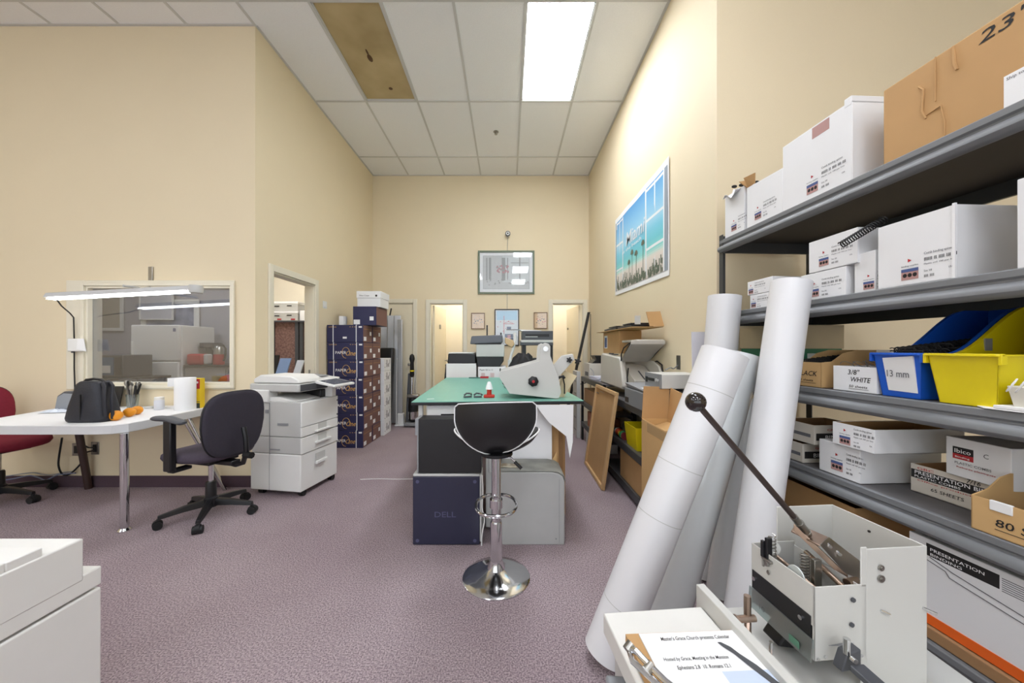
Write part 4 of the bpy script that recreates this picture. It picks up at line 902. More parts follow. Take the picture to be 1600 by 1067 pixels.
# glue bottle, punch tools
x, y, _ = T(.535, .19)
t = thing('glue_bottle', 'white topped red glue bottle in a red stand on the green table', 'bottle', (x, y, TZ))
B().box(-.04, .04, -.028, .028, 0, .022).build('stand', redp, t, bevel=.006); B().lathe([(.018, .022), (.018, .06), (.02, .065)], n=18).build('bottle', redp, t); B().lathe([(.028, .062), (.026, .075), (.012, .115), (.008, .118)], n=20).build('cap', paper, t)
for k, (dx, lb) in enumerate(((-.085, 'small grey metal clamp lying left of the glue bottle'), (-.16, 'grey metal clamp furthest left of the glue bottle'))):
    t = thing('metal_clamp', lb, 'clamp', (x+dx, y+.0, TZ), .4*k+.2)
    B().box(-.03, .03, -.012, .012, 0, .012).tube([(-.03, 0, .018), (-.01, 0, .032), (.02, 0, .028), (.035, 0, .016)], .007, 8).build('clamp_body', dgrey, t, bevel=.003); B().cyl((.02, -.018, .03), (.02, .018, .03), .006).build('pin', brush, t)
x, y, _ = T(.43, 1.90)
solid('staple_remover', 'green and red hand tool lying at the far edge of the green table', 'tool', (x, y, TZ), 0, B().box(-.14, .0, -.015, .015, 0, .012, 0).box(0, .1, -.02, .02, 0, .022, 1), [M('dark_green_tool', '#3c6a5f', .5), redink])
x, y, _ = T(.09, .12)
solid('paper_scrap', 'tiny white paper scrap at the near left of the green table', 'paper', (x, y, TZ+.0005), .3, B().box(0, .05, 0, .02, 0, .001), paper)
# ---- devices beyond the table (on a long low stand)
t = thing('low_stand', 'low grey stand carrying the printers beyond the green table', 'stand', (-.86, 4.60, 0)); B().box(0, 1.55, 0, .6, .66, .70).build('top', mgrey, t)
for x in (.02, 1.48):
    for y in (.02, .53): B().box(x, x+.05, y, y+.05, 0, .66).build('leg', dgrey, t)
def dev(name, lab, cat, px0, px1, pyt, Y, z0, D): x0, _, zt_ = at(px0, pyt, Y); return thing(name, lab, cat, (x0, Y, z0)), at(px1, 0, Y)[0]-x0, zt_-z0
Y = 4.62
t, w_, h = dev('desktop_printer', 'white desktop printer with a black top behind the left end of the green table', 'printer', 697, 744, 551, Y, .70, .4)
zb = at(0, 568, Y)[2]-.70
B().box(0, w_, 0, .4, 0, zb).build('body', white, t, bevel=.006); B().prism([(.015, zb), (w_-.005, zb), (w_-.01, h-.012), (.025, h-.012)], 'y', .01, .38).build('black_top', black, t, bevel=.012); B().box(.03, w_-.03, .02, .36, h-.012, h+.004).build('top_tray', white, t, bevel=.004)
B().prism([(-.04, .0), (0, .0), (0, zb-.01), (-.01, zb-.01)], 'y', .02, .3).build('side_flap', black, t)
t, w_, h = dev('white_printed_box', 'white printed carton under the scanner beyond the green table', 'box', 747, 790, 573, Y, .70, .4)
B().box(0, w_, 0, .45, 0, h).build('carton', whitep, t, bevel=.004)
m = B().text('Paper 8.5 x 11', .03, (.02, -.001, h-.05), (1, 0, 0), (0, 0, 1), 0, width=.17); m.box(.28, .30, -.001, 0, h-.06, h-.02, 0)
for k in range(3): m.box(.04+.12*k, .09+.12*k, -.001, 0, h-.18, h-.08, 1)
m.build('printing', [ink, M('faint_print', '#d9c6c6', .6)], t); hb_ = h+.70
t, w_, h = dev('desktop_scanner', 'light grey and black desktop machine stacked on the white printed carton', 'printer', 744, 788, 538, Y, hb_+.001, .4)
zb = at(0, 557.5, Y)[2]-hb_
B().prism([(.02, 0), (w_-.06, 0), (w_-.01, .07), (w_-.01, zb), (.0, zb)], 'y', .0, .38).build('lower_part', black, t, bevel=.008); B().box(.0, w_, -.01, .39, zb, h-.001).build('upper_part', lgrey, t, bevel=.008)
zt_ = hb_+h
t, w_, h = dev('flat_scanner', 'dark grey flatbed scanner lying on top of the light grey machine', 'scanner', 737, 785, 523, Y, zt_+.004, .3)
B().hexa([(-.02, -.02, .0), (w_, -.02, .02), (w_, .33, .02), (-.02, .33, 0)], [(0, -.02, h*.85), (w_, -.02, h), (w_, .33, h), (0, .33, h*.85)]).build('lid', M('scanner_grey', '#63656d', .4), t, bevel=.01); B().hexa([(.04, -.01, -.003), (w_-.02, -.01, -.003), (w_-.02, .3, -.003), (.04, .3, -.003)], [(.03, -.01, .01), (w_-.01, -.01, .03), (w_-.01, .3, .03), (.03, .3, .01)]).build('base', black, t)
x, _, z = at(760, 508, Y+.1); B().box(0, .018, 0, .018, 0, z-zt_-h).build('upright', black, t, loc=(x-t.location[0], .1, h-.004))
x, _, z = at(784, 519, Y+.1); B().box(0, .018, 0, .018, 0, z-zt_-h+.02).build('upright', black, t, loc=(w_-.03, .1, h-.03))
t, w_, h = dev('large_printer', 'wide dark grey printer with a paper slot at the back right beyond the table', 'printer', 816, 864, 517, Y, .70, .4)
B().box(.0, w_, 0, .4, 0, .30).build('base', dgrey, t, bevel=.01); B().box(.02, w_-.02, .02, .4, .30, .42).build('inner', black, t); zz = at(0, 531, Y)[2]-.70
B().box(-.02, w_, -.02, .42, zz-.07, zz-.035).build('middle_band', dgrey, t, bevel=.004); B().box(-.02, w_, -.02, .42, zz-.033, zz).build('light_band', lgrey, t, bevel=.003); B().box(0, w_, -.01, .42, zz, h).build('top_unit', dgrey, t, bevel=.006)
B().box(.04, w_-.05, -.014, -.009, zz+.04, zz+.075).build('slot', black, t); B().box(.04, .2, -.016, -.012, zz+.035, zz+.045).build('slot_lip', lgrey, t); B().prism([(.0, h+.0), (.25, h+.004), (.26, h+.008), (-.04, h+.022)], 'y', .05, .3).build('paper_sheet', paper, t)
B().box(.0, .05, .01, .38, .29, zz-.07).build('side_column', black, t); B().box(w_-.05, w_, .01, .38, .29, zz-.07).build('side_column', black, t)
t = thing('tape_dispenser', 'tan and white curved tape dispenser arm beyond the table in front of the poster', 'dispenser', (at(797, 0, 4.7)[0], 4.70, .70))
B().box(-.03, .03, -.06, .06, 0, .40).build('stand', lgrey, t, bevel=.01)
B().tube([(.0, 0, .40), (.02, 0, .48), (.05, 0, .58), (.07, 0, .68), (.06, 0, .76)], .018, 10).build('curved_arm', white, t); B().prism([(-.07, .62), (.02, .56), (.06, .60), (.04, .66), (-.07, .70)], 'y', -.04, .04).build('tan_block', M('tan_plastic', '#d3b489', .5), t, bevel=.01)
B().tube([(-.05, 0, .80), (.13, 0, .80)], .006, 6).build('rod', mgrey, t)
# black cloth bag
t = thing('black_cloth_bag', 'soft black cloth bag slumped behind the grey bookbinding machine', 'bag', (*at(813, 0, 3.35)[:2], TZ))
R = []
for z, hx, hy in ((0, .13, .10), (.03, .17, .12), (.12, .15, .11), (.20, .12, .09), (.26, .09, .06), (.29, .05, .03)):
    R.append([(hx*math.cos(q)*(1+.12*math.sin(5*q+z*20))+.03*z/.3, hy*math.sin(q), z*(1+.12*math.sin(3*q))) for q in [2*PI*i/30 for i in range(30)]])
bclm = M('black_cloth', '#1a1a1d', .75, var=.2, bump=.8, bscale=25); B().rings(R).build('cloth', bclm, t, angle=60); B().tube([(-.05, -.1, .2), (.02, -.13, .24), (.10, -.13, .21), (.16, -.12, .17), (.2, -.11, .08)], .012, 8).build('strap', bclm, t)

# ================================================================ RIGHT BENCH
bx = 1.006
def bench(y0, y1, zt, decks, lab):
    t = thing('low_shelf', lab, 'shelf', (bx, y1, 0)); L_ = y1-y0; D = XR-.02-bx
    for z in (zt,)+decks:
        B().box(.004, D, -L_, 0, z-.02, z).build('deck', deckm, t)
        m = B().box(0, .02, -L_, 0, z-.06, z+.004).box(D-.02, D, -L_, 0, z-.06, z-.021); m.build('beam', postm, t, bevel=.004)
    for x in (0, D-.03):
        for y in (-L_, -.03): B().box(x, x+.03, y, y+.03, 0, zt-.004).build('post', black, t)
    return t
bench(3.76, 4.89, .866, (.54, .25), 'low black metal shelf along the right wall, far section')
bench(2.50, 3.745, .79, (.42, .09), 'low black metal shelf along the right wall, near section')
def fbox(name, lab, cat, x0, x1, y0, y1, z0, z1, mt, bevel=.004, **k):
    t = thing(name, lab, cat, ((x0+x1)/2, (y0+y1)/2, z0), k.get('rz', 0)); hx, hy = (x1-x0)/2, (y1-y0)/2
    B().box(-hx, hx, -hy, hy, 0, z1-z0).build('body', mt, t, bevel=bevel); return t, hx, hy, z1-z0
# far machines
t, hx, hy, h = fbox('small_printer', 'small pale printer with a black folded tray at the far end of the low shelf', 'printer', 1.03, 1.30, 4.50, 4.80, .867, 1.06, beige)
B().prism([(-.10, h), (.10, h), (.08, h+.10), (-.06, h+.10), (-.04, h+.05)], 'y', -.13, .1).build('folded_tray', black, t, bevel=.006); B().box(-hx-.004, -hx, -.08, .08, .03, .08).build('slot', dgrey, t); B().cyl((.12, -.1, h), (.14, -.12, h+.13), .006).ball((.14, -.12, h+.13), .014).build('antenna', black, t)
wire('grey_cable', 'grey cable looping off the small pale printer on the far shelf', [(1.04, 4.48, 1.0), (1.06, 4.42, .96), (1.05, 4.35, .90), (1.09, 4.47, .871)], .005, mgrey)
m = B()
for k in range(5): m.T = Matrix.Rotation(.12*math.sin(k*2), 4, 'Z'); m.box(-.10, .10, -.14, .14, .009*k, .009*k+.008)
solid('paper_stack', 'stack of white and lilac papers at the far end of the low shelf', 'papers', (1.14, 4.30, .868), .2, m, M('paper_lilac', '#dcdce8', .7))
# black easel in the far corner
t = thing('folded_easel', 'black folded easel leaning in the far right corner', 'easel', (1.0, 5.55, 0))
B().hexa([(-.16, -.02, 0), (-.12, -.02, 0), (-.12, .02, 0), (-.16, .02, 0)], [(.27, .10, 1.83), (.31, .10, 1.83), (.31, .14, 1.83), (.27, .14, 1.83)]).build('front_bar', black, t)
B().cyl((.32, .13, 1.80), (.34, .20, .02), .006).build('rear_rod', dgrey, t)
B().cyl((-.0, .0, .66), (.24, .12, .70), .008).build('tie_bar', black, t)
# multi function machine with raised lid
t = thing('large_scanner', 'large beige machine with its lid raised on the low shelf', 'machine', (1.065, 4.12, .867))
B().prism([(-.03, .0), (-.78, .0), (-.82, .03), (-.80, .10), (-.74, .27), (-.70, .30), (-.09, .33), (-.04, .31)], 'x', .0, .055).build('left_side_cover', beige, t, bevel=.014)
B().prism([(-.05, .0), (-.95, .0), (-.97, .10), (-.80, .17), (-.70, .22), (-.10, .24)], 'x', .06, .255).build('body', beige, t, bevel=.006)
B().prism([(-.06, .0), (-1.0, .0), (-1.04, .06), (-1.04, .16), (-.98, .23), (-.85, .27), (-.10, .27)], 'x', .262, .285).build('right_side_cover', beige, t, bevel=.008)
B().prism([(-.955, .105), (-.80, .172), (-.80, .176), (-.958, .109)], 'x', .15, .16).build('guide_groove', dgrey, t)
B().hexa([(.02, -.72, .27), (.27, -.72, .27), (.27, -.74, .255), (.02, -.74, .255)], [(-.02, -1.10, .42), (.275, -1.10, .42), (.275, -1.10, .455), (-.02, -1.10, .455)]).build('raised_lid', M('lid_grey', '#b9b4ad', .5), t, bevel=.005, label='raised lid with grey underside')
B().box(.03, .27, -1.09, -.70, .44, .462).build('lid_top', beige, t, bevel=.008)
B().tube([(.015, -.73, .26), (-.005, -.8, .33), (-.015, -.9, .39), (-.0, -1.0, .43)], .006, 6).tube([(.06, -.80, .2), (.03, -.86, .12), (.03, -.87, .04), (.07, -.88, .0)], .006, 6).tube([(.286, -.76, .24), (.288, -.9, .27), (.288, -1.0, .24), (.288, -1.03, .1)], .006, 6).build('cable', blackr, t)
B().box(.02, .045, -.4, -.3, .322, .334).box(.01, .045, -.55, -.45, .318, .328).build('buttons', dgrey, t)
# low cover so the body reaches the near end
# carton and trays on it
t, hx, hy, h = fbox('open_carton', 'brown carton with open flaps on the far part of the beige machine', 'carton', 1.10, 1.325, 3.52, 4.10, 1.202, 1.43, kraft)
B().box(-hx-.001, -hx, .12, .24, .05, .19).build('sticker', paper, t); B().box(-hx-.0015, -hx-.001, .14, .22, .06, .17).build('sticker_print', blueink, t); B().hexa([(-hx-.08, hy-.1, h), (-hx, hy-.1, h), (-hx, hy, h), (-hx-.08, hy, h)], [(-hx-.08, hy-.1, h+.004), (-hx, hy-.1, h+.004), (-hx, hy, h+.004), (-hx-.08, hy, h+.004)]).build('flap', kraftd, t)
tag(B().box(1.06, 1.335, 3.05, 4.05, 1.4345, 1.4395).build('cardboard_sheet', kraftl), 'flat cardboard sheet lying across the brown carton and the raised lid', 'cardboard')
for k, (y0, y1, lb) in enumerate(((3.55, 3.98, 'black plastic tray lying left on the cardboard sheet'), (3.12, 3.50, 'black plastic tray lying right on the cardboard sheet'))):
    t, hx, hy, h = fbox('black_tray', lb, 'tray', 1.08, 1.28, y0, y1, 1.440, 1.462, black, bevel=.003)
    B().box(-hx+.02, hx-.02, -hy+.02, hy-.02, h, h+.006).build('rim', dgrey, t); B().box(-hx, hx, -hy, hy*.2, h+.006, h+.016).build('cover', black, t)
solid('cardboard_flap', 'upright brown cardboard piece at the right end of the black trays', 'cardboard', (1.20, 3.0, 1.44), 0, B().hexa([(0, 0, 0), (.12, .0, 0), (.12, .01, 0), (0, .01, 0)], [(-.02, .03, .125), (.10, .03, .13), (.10, .04, .13), (-.02, .04, .125)]), kraft)
solid('grey_card', 'small grey card standing beside the upright cardboard piece', 'card', (1.10, 3.08, 1.462), 0, B().box(0, .05, 0, .004, 0, .075), lgrey)
# printers near
t = thing('grey_printer', 'grey desktop printer with a pale paper tray on the near low shelf', 'printer', (.985, 3.0, .791))
B().box(0, .33, -.42, 0, 0, .135).build('body', M('printer_grey', '#84878a', .45), t, bevel=.006); B().hexa([(.02, -.44, .137), (.32, -.44, .137), (.32, -.02, .137), (.02, -.02, .137)], [(.0, -.46, .150), (.33, -.46, .150), (.33, -.0, .175), (.0, -.0, .175)]).build('top_tray', M('printer_grey2', '#a3a5a8', .4), t, bevel=.003)
B().box(.03, .3, -.45, -.2, .156, .160).build('paper', paper, t, rot=(0, 0, 0)); B().box(-.003, 0, -.10, -.02, .02, .06).build('port_panel', black, t)
t = thing('desktop_computer', 'pale computer case with grey front panel lying on the near low shelf', 'computer', (1.05, 2.72, .972))
B().box(.012, .305, -.27, 0, 0, .10).build('case', offw, t, bevel=.004); f = B().box(0, .012, -.27, 0, 0, .10).build('front_panel', mgrey, t, bevel=.002)
B().box(-.003, 0, -.17, -.06, .045, .065).build('drive_slot', black, f); B().cyl((-.004, -.205, .055), (0, -.205, .055), .012).cyl((-.004, -.235, .055), (0, -.235, .055), .009).build('button', lgrey, f); B().box(-.003, 0, -.05, -.015, .03, .07).build('vent', black, f)
wire('grey_cable', 'grey cable hanging from the wall outlet to the pale computer case', [(1.355, 2.83, 1.12), (1.33, 2.85, 1.09), (1.28, 2.80, 1.10), (1.22, 2.75, 1.085)], .005, mgrey)
solid('black_adapter', 'small black adapter beside the pale computer case', 'adapter', (1.16, 2.46, .955), 0, B().box(0, .05, 0, .04, 0, .05).box(.07, .085, 0, .03, 0, .06), black)
# contents of the low shelves
fbox('cardboard_box', 'brown box on the upper deck of the far low shelf', 'box', 1.03, 1.30, 4.0, 4.80, .541, .72, kraftd)
t, hx, hy, h = fbox('red_patterned_box', 'reddish patterned box on the lower deck of the far low shelf', 'box', 1.03, 1.28, 4.05, 4.6, .251, .44, M('red_brown_pattern', '#9c5a44', .6, col2='#c07a5a', scale=14)); B().box(-hx-.001, -hx, -.1, .1, .05, .09).build('label_strip', redink, t)
fbox('white_bin', 'white bin under the far low shelf', 'bin', 1.04, 1.3, 4.2, 4.75, .0, .19, whitep)
solid('white_tape_roll', 'white tape roll on the upper deck of the far low shelf', 'tape', (1.05, 3.86, .541), 0, B().lathe([(.02, 0), (.04, 0), (.04, .05), (.02, .05)], n=18), paper)
t = thing('grey_filing_stack', 'pale grey upright panel at the far end of the low shelf', 'panel', (.985, 4.98, 0)); B().box(-.03, .02, -.05, .25, 0, .93).build('panel', lgrey, t, bevel=.003)
for k in range(5): B().box(-.034, -.03, .0, .12, .1+.17*k, .12+.17*k).build('slot', mgrey, t)
# yellow bin with coloured rolls
def openbin(name, lab, loc, rz, W, D, H, mt, cat='bin', taper=.85, th=.006, hb=None):
    t = thing(name, lab, cat, loc, rz); hb = hb or H          # front faces -X ; W along y, D along x
    def rim(k, z): w2 = W/2*k; return [(D*(1-k)/2, -w2), (D-D*(1-k)/2, -w2), (D-D*(1-k)/2, w2), (D*(1-k)/2, w2)]
    b_, tp = rim(taper, 0), rim(1, 1); m = B()
    def quad(i, j, hi, hj): 
        p, q_ = b_[i], b_[j]; r, s_ = tp[i], tp[j]; cx, cy = D/2, 0
        def inn(a): d = Vector((cx-a[0], cy-a[1])).normalized()*th*1.4; return (a[0]+d.x, a[1]+d.y)
        m.hexa([(*p, 0), (*q_, 0), (*inn(q_), 0), (*inn(p), 0)], [(*r, hi), (*s_, hj), (*inn(s_), hj), (*inn(r), hi)])
    quad(3, 0, H, H); quad(0, 1, H, hb); quad(1, 2, hb, hb); quad(2, 3, hb, H)
    m.prism(b_, 'z', 0, th); m.build('tub', mt, t, bevel=.0015); return t
openbin('yellow_bin', 'yellow open bin on the middle deck of the near low shelf', (1.02, 2.98, .421), 0, .28, .27, .19, yellowp)
fbox('cardboard_box', 'yellowish brown box behind the yellow bin on the near low shelf', 'box', 1.08, 1.3, 2.62, 2.80, .421, .66, kraftl)
for k, c in enumerate(('#e8e3dc', '#d23a25', '#e0562a', '#d9402a', '#e3c33a', '#3aa05a', '#f2eee6', '#7a2a30')):
    tag(B().cyl((1.06, 3.30-.028*k+.13, .455), (1.06, 3.275-.028*k+.13, .455), .034 if k != 6 else .025, n=18).build('tape_roll', M('tape_%d' % k, c, .4), None), ['white', 'bright red', 'orange red', 'deep red', 'yellow', 'green', 'cream', 'dark maroon'][k]+' tape roll in the row beside the yellow bin on the low shelf', 'tape', 'tape rolls on the low shelf')
solid('dark_bundle', 'dark jumble of small tools behind the tape rolls on the low shelf', 'tools', (1.14, 3.3, .421), 0, B().ball((0, 0, .07), .07, sc=(1, 1.6, 1)).ball((.03, -.12, .06), .06).ball((.02, .12, .08), .06), M('dark_mix', '#3a3733', .7, col2='#6b635b', scale=30), kind=None)
fbox('kraft_box', 'lidded kraft box on the floor under the near low shelf', 'box', 1.03, 1.32, 2.56, 3.26, .091, .34, kraft)
# corkboard back
t = thing('framed_corkboard', 'wooden framed board leaning backwards against the low shelf, its back showing', 'board', (0, 0, 0))
bl, br, tr_, tl = Vector((.857, 3.86, 0)), Vector((.849, 3.115, 0)), Vector((.985, 3.13, .858)), Vector((.982, 3.86, .86))
t.location = bl; u = (br-bl); v = (tl-bl); n = u.cross(v).normalized()
if n.x > 0: n = -n
def bd(m, a0, a1, b0, b1, o0, o1, mi=0):
    P = lambda a, b_, o: tuple(u*a+v*b_+n*o)
    m.hexa([P(a0, b0, o0), P(a1, b0, o0), P(a1, b0, o1), P(a0, b0, o1)], [P(a0, b1, o0), P(a1, b1, o0), P(a1, b1, o1), P(a0, b1, o1)], mi); return m
m = B(); bd(m, 0, 1, 0, .035, 0, .03); bd(m, 0, 1, .965, 1, 0, .03); bd(m, 0, .045, .035, .965, 0, .03); bd(m, .955, 1, .035, .965, 0, .03); m.build('wooden_frame', M('pine_frame', '#cda878', .55), t, bevel=.003)
bd(B(), .04, .96, .03, .97, .004, .01).build('backing', kraft, t)
bd(bd(B(), .05, .2, .90, .91, .018, .02), .3, .5, .94, .945, .03, .031).build('hanging_wire', brush, t)
# tall open carton
t = thing('tall_open_carton', 'tall narrow brown carton with open flaps beside the white rolls', 'carton', (.922, 2.45, 0))
m = B(); ch, cd, cw_ = .768, .18, .37; th = .006
m.box(0, th, -cw_, 0, 0, ch).box(cd-th, cd, -cw_, 0, 0, ch).box(th, cd-th, -th, 0, 0, ch).box(th, cd-th, -cw_, -cw_+th, 0, ch).box(0, cd, -cw_, 0, 0, th); m.build('walls', kraftl, t, bevel=.001)
B().hexa([(.0, -.005, ch), (cd, -.005, ch), (cd, 0, ch), (0, 0, ch)], [(.02, .012, .99), (cd+.02, .012, .985), (cd+.02, .017, .985), (.02, .017, .99)]).build('flap', kraft, t)
B().hexa([(cd-.006, -cw_, ch), (cd, -cw_, ch), (cd, -.01, ch), (cd-.006, -.01, ch)], [(cd+.02, -cw_+.12, .95), (cd+.026, -cw_+.12, .95), (cd+.026, -.0, .98), (cd+.02, -.0, .98)]).build('flap', kraft, t)
B().hexa([(.006, -.35, .69), (cd-.006, -.35, .69), (cd-.006, -.01, .69), (.006, -.01, .69)], [(.006, -.35, .696), (cd-.006, -.35, .75), (cd-.006, -.01, .75), (.006, -.01, .696)]).build('inner_flap', kraftl, t)
B().box(-.001, 0, -.40, -.10, .70, .76).build('packing_tape', M('clear_tape', '#b99a6e', .25), t)
# white foam board behind the rolls, on the right
x0 = 1.12
slab('foam_board', 'plain pale lilac white panel standing against the right wall behind the rolls', 1.135, 1.29, 2.13, 2.14, .0, 1.355, M('lilac_white', '#dddbe2', .5), cat='board', tilt=.06)
# ---- rolls
def roll(lab, p0, p1, r, mt, seam=()):
    p0, p1 = Vector(p0), Vector(p1); d = (p1-p0).normalized(); a = d.orthogonal().normalized(); b_ = d.cross(a); L_ = (p1-p0).length
    t = thing('vinyl_roll', lab, 'roll', p0)
    def C_(k, rr): return [(d*k+(a*math.cos(2*PI*i/40)+b_*math.sin(2*PI*i/40))*rr) for i in range(40)]
    m = B(); m.rings([C_(.004, r*.2), C_(.004, r*.97), C_(.0, r), C_(L_, r), C_(L_, r*.97), C_(L_-.004, r*.93), C_(.03, r*.93), C_(.03, r*.2)], caps=False)
    m.build('sheet_roll', mt, t, angle=40)
    for s_ in seam: m = B(); m.rings([C_(L_*s_, r*1.0015), C_(L_*s_+.003, r*1.0015)], caps=False); m.build('tape_seam', lgrey, t)
roll('large white roll leaning furthest left, its lower end on the carpet', (.395, 1.43, .03), (.885, 1.45, 1.235), .088, vinyl, (.16, .45, .62, .87))
roll('glossy translucent roll leaning just right of the large left roll', (.74, 1.66, .02), (1.09, 1.68, 1.225), .098, vinylg)
roll('near upright white roll standing behind the leaning rolls', (1.08, 1.97, .01), (1.215, 1.99, 1.545), .083, vinyl)
roll('tall white roll leaning rightmost against the steel shelf', (.91, 1.40, .02), (1.222, 1.53, 1.535), .074, vinyl)
roll('grey white roll standing low between the other rolls', (1.07, 1.80, .01), (1.225, 1.83, 1.0), .06, vinylg)
# ================================================================ STEEL SHELF
YF, YN = 2.2, .30; SL = YF-YN; SD = .60; BH = .078
SZ = (1.92, 1.47, 1.08, .722, .30)
t = thing('steel_shelf', 'tall dark grey five tier steel shelf along the right side of the room', 'shelf', (SA-SB*YF, YF, 0), SB)
for z in SZ:
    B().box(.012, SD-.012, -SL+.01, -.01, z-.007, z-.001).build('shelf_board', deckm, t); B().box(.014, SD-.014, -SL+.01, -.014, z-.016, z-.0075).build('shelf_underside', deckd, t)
    prof = [(0, z), (0, z-.016), (-.004, z-.022), (-.006, z-.035), (-.016, z-.043), (-.019, z-.055), (-.016, z-.068), (-.004, z-BH), (.012, z-BH), (.012, z-.016), (.03, z-.015), (.03, z-.017+.001), (.014, z-.002), (.004, z)]
    prof = [(.0, z), (-.003, z-.003), (-.004, z-.022), (.003, z-.028), (.003, z-.034), (-.010, z-.043), (-.017, z-.052), (-.018, z-.062), (-.012, z-.072), (-.0, z-BH), (.014, z-BH), (.014, z)]
    B().prism(prof, 'y', -SL, 0).build('front_beam', shelfm, t, bevel=.001)
    B().box(SD-.014, SD, -SL, 0, z-BH, z).build('back_beam', postm, t); B().box(.014, SD-.014, -.014, 0, z-BH, z-.0).build('end_beam', postm, t)
for x in (.0, SD-.035):
    for y in (-SL, 0.002):
        m = B().box(x-.002, x+.036, y, y+.003, 0, SZ[0]+.03).box(x-.003, x, y-.034, y, 0, SZ[0]+.03) if y > -1 else B().box(x, x+.035, y, y+.03, 0, SZ[0]+.03)
        m.build('post', postm, t)
def sroot(name, label, cat, px, z, d=.02, py=None, rz=0., group=None):
    if py: p = on(px, py, z)
    else: Y = sY(px, d); p = (SA+d-SB*Y, Y, z)
    return thing(name, label, cat, (p[0], p[1], z+.001), SB+rz, group), p
def slen(px0, px1, d=.02): return sY(px0, d)-sY(px1, d)
LM = [M('print_grey', '#6c6c70', .6), redink, blueink, skinink, ink, whitep]
def sticker(par, y1, z0, wd=.15, h=.07, x=-.0005, dark=False):   # printed label on the front; y1 = its far (left) edge
    m = B(); U = (0, -1, 0); V = (0, 0, 1)
    m.box(x-.0006, x, y1-h*.55, y1, z0, z0+h*.38, 3); m.box(x-.001, x-.0005, y1-h*.55, y1, z0+h*.30, z0+h*.42, 2)
    for k in range(3): m.ball((x-.0008, y1-h*(.12+.16*k), z0+h*.17), h*.07, (4, 3, 6)[k] if 0 else 4, 8, (.05, 1, 1.1))
    m.add([(x-.001, y1-h*.22, z0+h*.66), (x-.001, y1-h*.34, z0+h*.72), (x-.001, y1-h*.22, z0+h*.8)], [(0, 1, 2)], 1)
    m.text('binding supplies', h*.085, (x-.001, y1, z0+h*.50), U, V, 0, width=h*.55)
    yy = y1-h*.72
    m.text('Comb binding spines', h*.12, (x-.001, yy, z0+h*.84), U, V, 0, width=wd*.55)
    m.text('IIIIII II IIII III III', h*.17, (x-.001, yy, z0+h*.60), U, V, 4, width=wd*.62)
    m.text('Plastic coil 100 per box', h*.085, (x-.001, yy, z0+h*.46), U, V, 0, width=wd*.6)
    m.text('Size 3/8', h*.1, (x-.001, yy, z0+h*.2), U, V, 0, width=wd*.16); m.text('IIII IIII', h*.14, (x-.001, yy, z0+h*.0), U, V, 4, width=wd*.2)
    m.text('USA', h*.09, (x-.001, y1-wd*.95, z0+h*.2), U, V, 0, width=wd*.08)
    return m.build('printed_label', LM, par, flat=True, raw=True)
def closed(par, L_, D, H, mt=whitep, lid=True):
    b = B().box(0, D, -L_, 0, 0, H).build('box_body', mt, par, bevel=.002)
    if lid: m = B().box(.002, D-.002, -L_*.5-.001, -L_*.5+.001, H-.0005, H+.0005); m.build('lid_seam', LM[0], par)
def opened(par, L_, D, H, mt=whitep, ins=kraftd, th=.004, bottom=.01):
    m = B(); m.box(0, th, -L_, 0, 0, H).box(D-th, D, -L_, 0, 0, H).box(th, D-th, -th, 0, 0, H).box(th, D-th, -L_, -L_+th, 0, H).box(0, D, -L_, 0, 0, th)
    m.build('box_body', mt, par, bevel=.001)
    m = B(); e = .0006; m.box(th, th+e, -L_+th, -th, th, H-.001).box(D-th-e, D-th, -L_+th, -th, th, H-.001).box(th, D-th, -th-e, -th, th, H-.001).box(th, D-th, -L_+th, -L_+th+e, th, H-.001).box(th, D-th, -L_+th, -th, th, th+bottom); m.build('box_inside', ins, par)
def coil(m, p0, p1, r, n, wr=.0022, k=0, flat=.8):
    p0, p1 = Vector(p0), Vector(p1); d = (p1-p0).normalized(); a = d.orthogonal().normalized(); b_ = d.cross(a)
    m.tube([p0+(p1-p0)*(i/(n*10))+(a*math.cos(2*PI*i/10)+b_*math.sin(2*PI*i/10)*flat)*r for i in range(n*10+1)], wr, 4, k)
# --- top tier
z = SZ[0]
t, p = sroot('white_supply_box', 'crumpled small white box at the far end of the top shelf', 'box', 1133, z); L_ = slen(1133, 1163)
opened(t, L_, .26, .26); sticker(t, -L_*.35, .03, .11, .08)
m = B(); G = [[(-.03+.12*u-.05*math.sin(v*5)*u, -.02-L_*.7*v, .235+.05*u+.02*math.sin(u*9+v*7)) for v in [i/6 for i in range(7)]] for u in [j/5 for j in range(6)]]
m.sheet(G, .002, (0, 0, 1)); m.build('torn_flap', whitep, t, angle=25); m = B(); 
for k in range(4): m.ball((.0+.03*k, -L_*.5-.02*k, .29), .014, 0, 8, (1.2, .8, .6))
m.build('black_coils', blackr, t)
t, p = sroot('white_supply_box', 'sagging open white box second from the far end of the top shelf', 'box', 1167, z); L_ = slen(1167, 1223)
m = B(); m.hexa([(0, 0, 0), (0, -L_, 0), (.26, -L_, 0), (.26, 0, 0)], [(.0, 0, .235), (.0, -L_, .225), (.26, -L_, .225), (.26, 0, .235)]); m.build('box_body', whitep, t, bevel=.002); sticker(t, -.06, .03, .14, .085)
m = B().hexa([(0, -.005, .236), (.05, -.005, .236), (.05, 0, .236), (0, 0, .236)], [(-.03, .02, .28), (.02, .02, .29), (.02, .024, .29), (-.03, .024, .28)]).hexa([(0, -.06, .235), (.0, -.01, .235), (.003, -.01, .235), (.003, -.06, .235)], [(-.01, -.075, .285), (-.02, -.0, .29), (-.016, -.0, .29), (-.007, -.075, .285)]).build('torn_flap', kraft, t)
t, p = sroot('white_supply_box', 'big tall white box left of the brown carton on the top shelf', 'box', 1223, z); L_ = slen(1223, 1331)
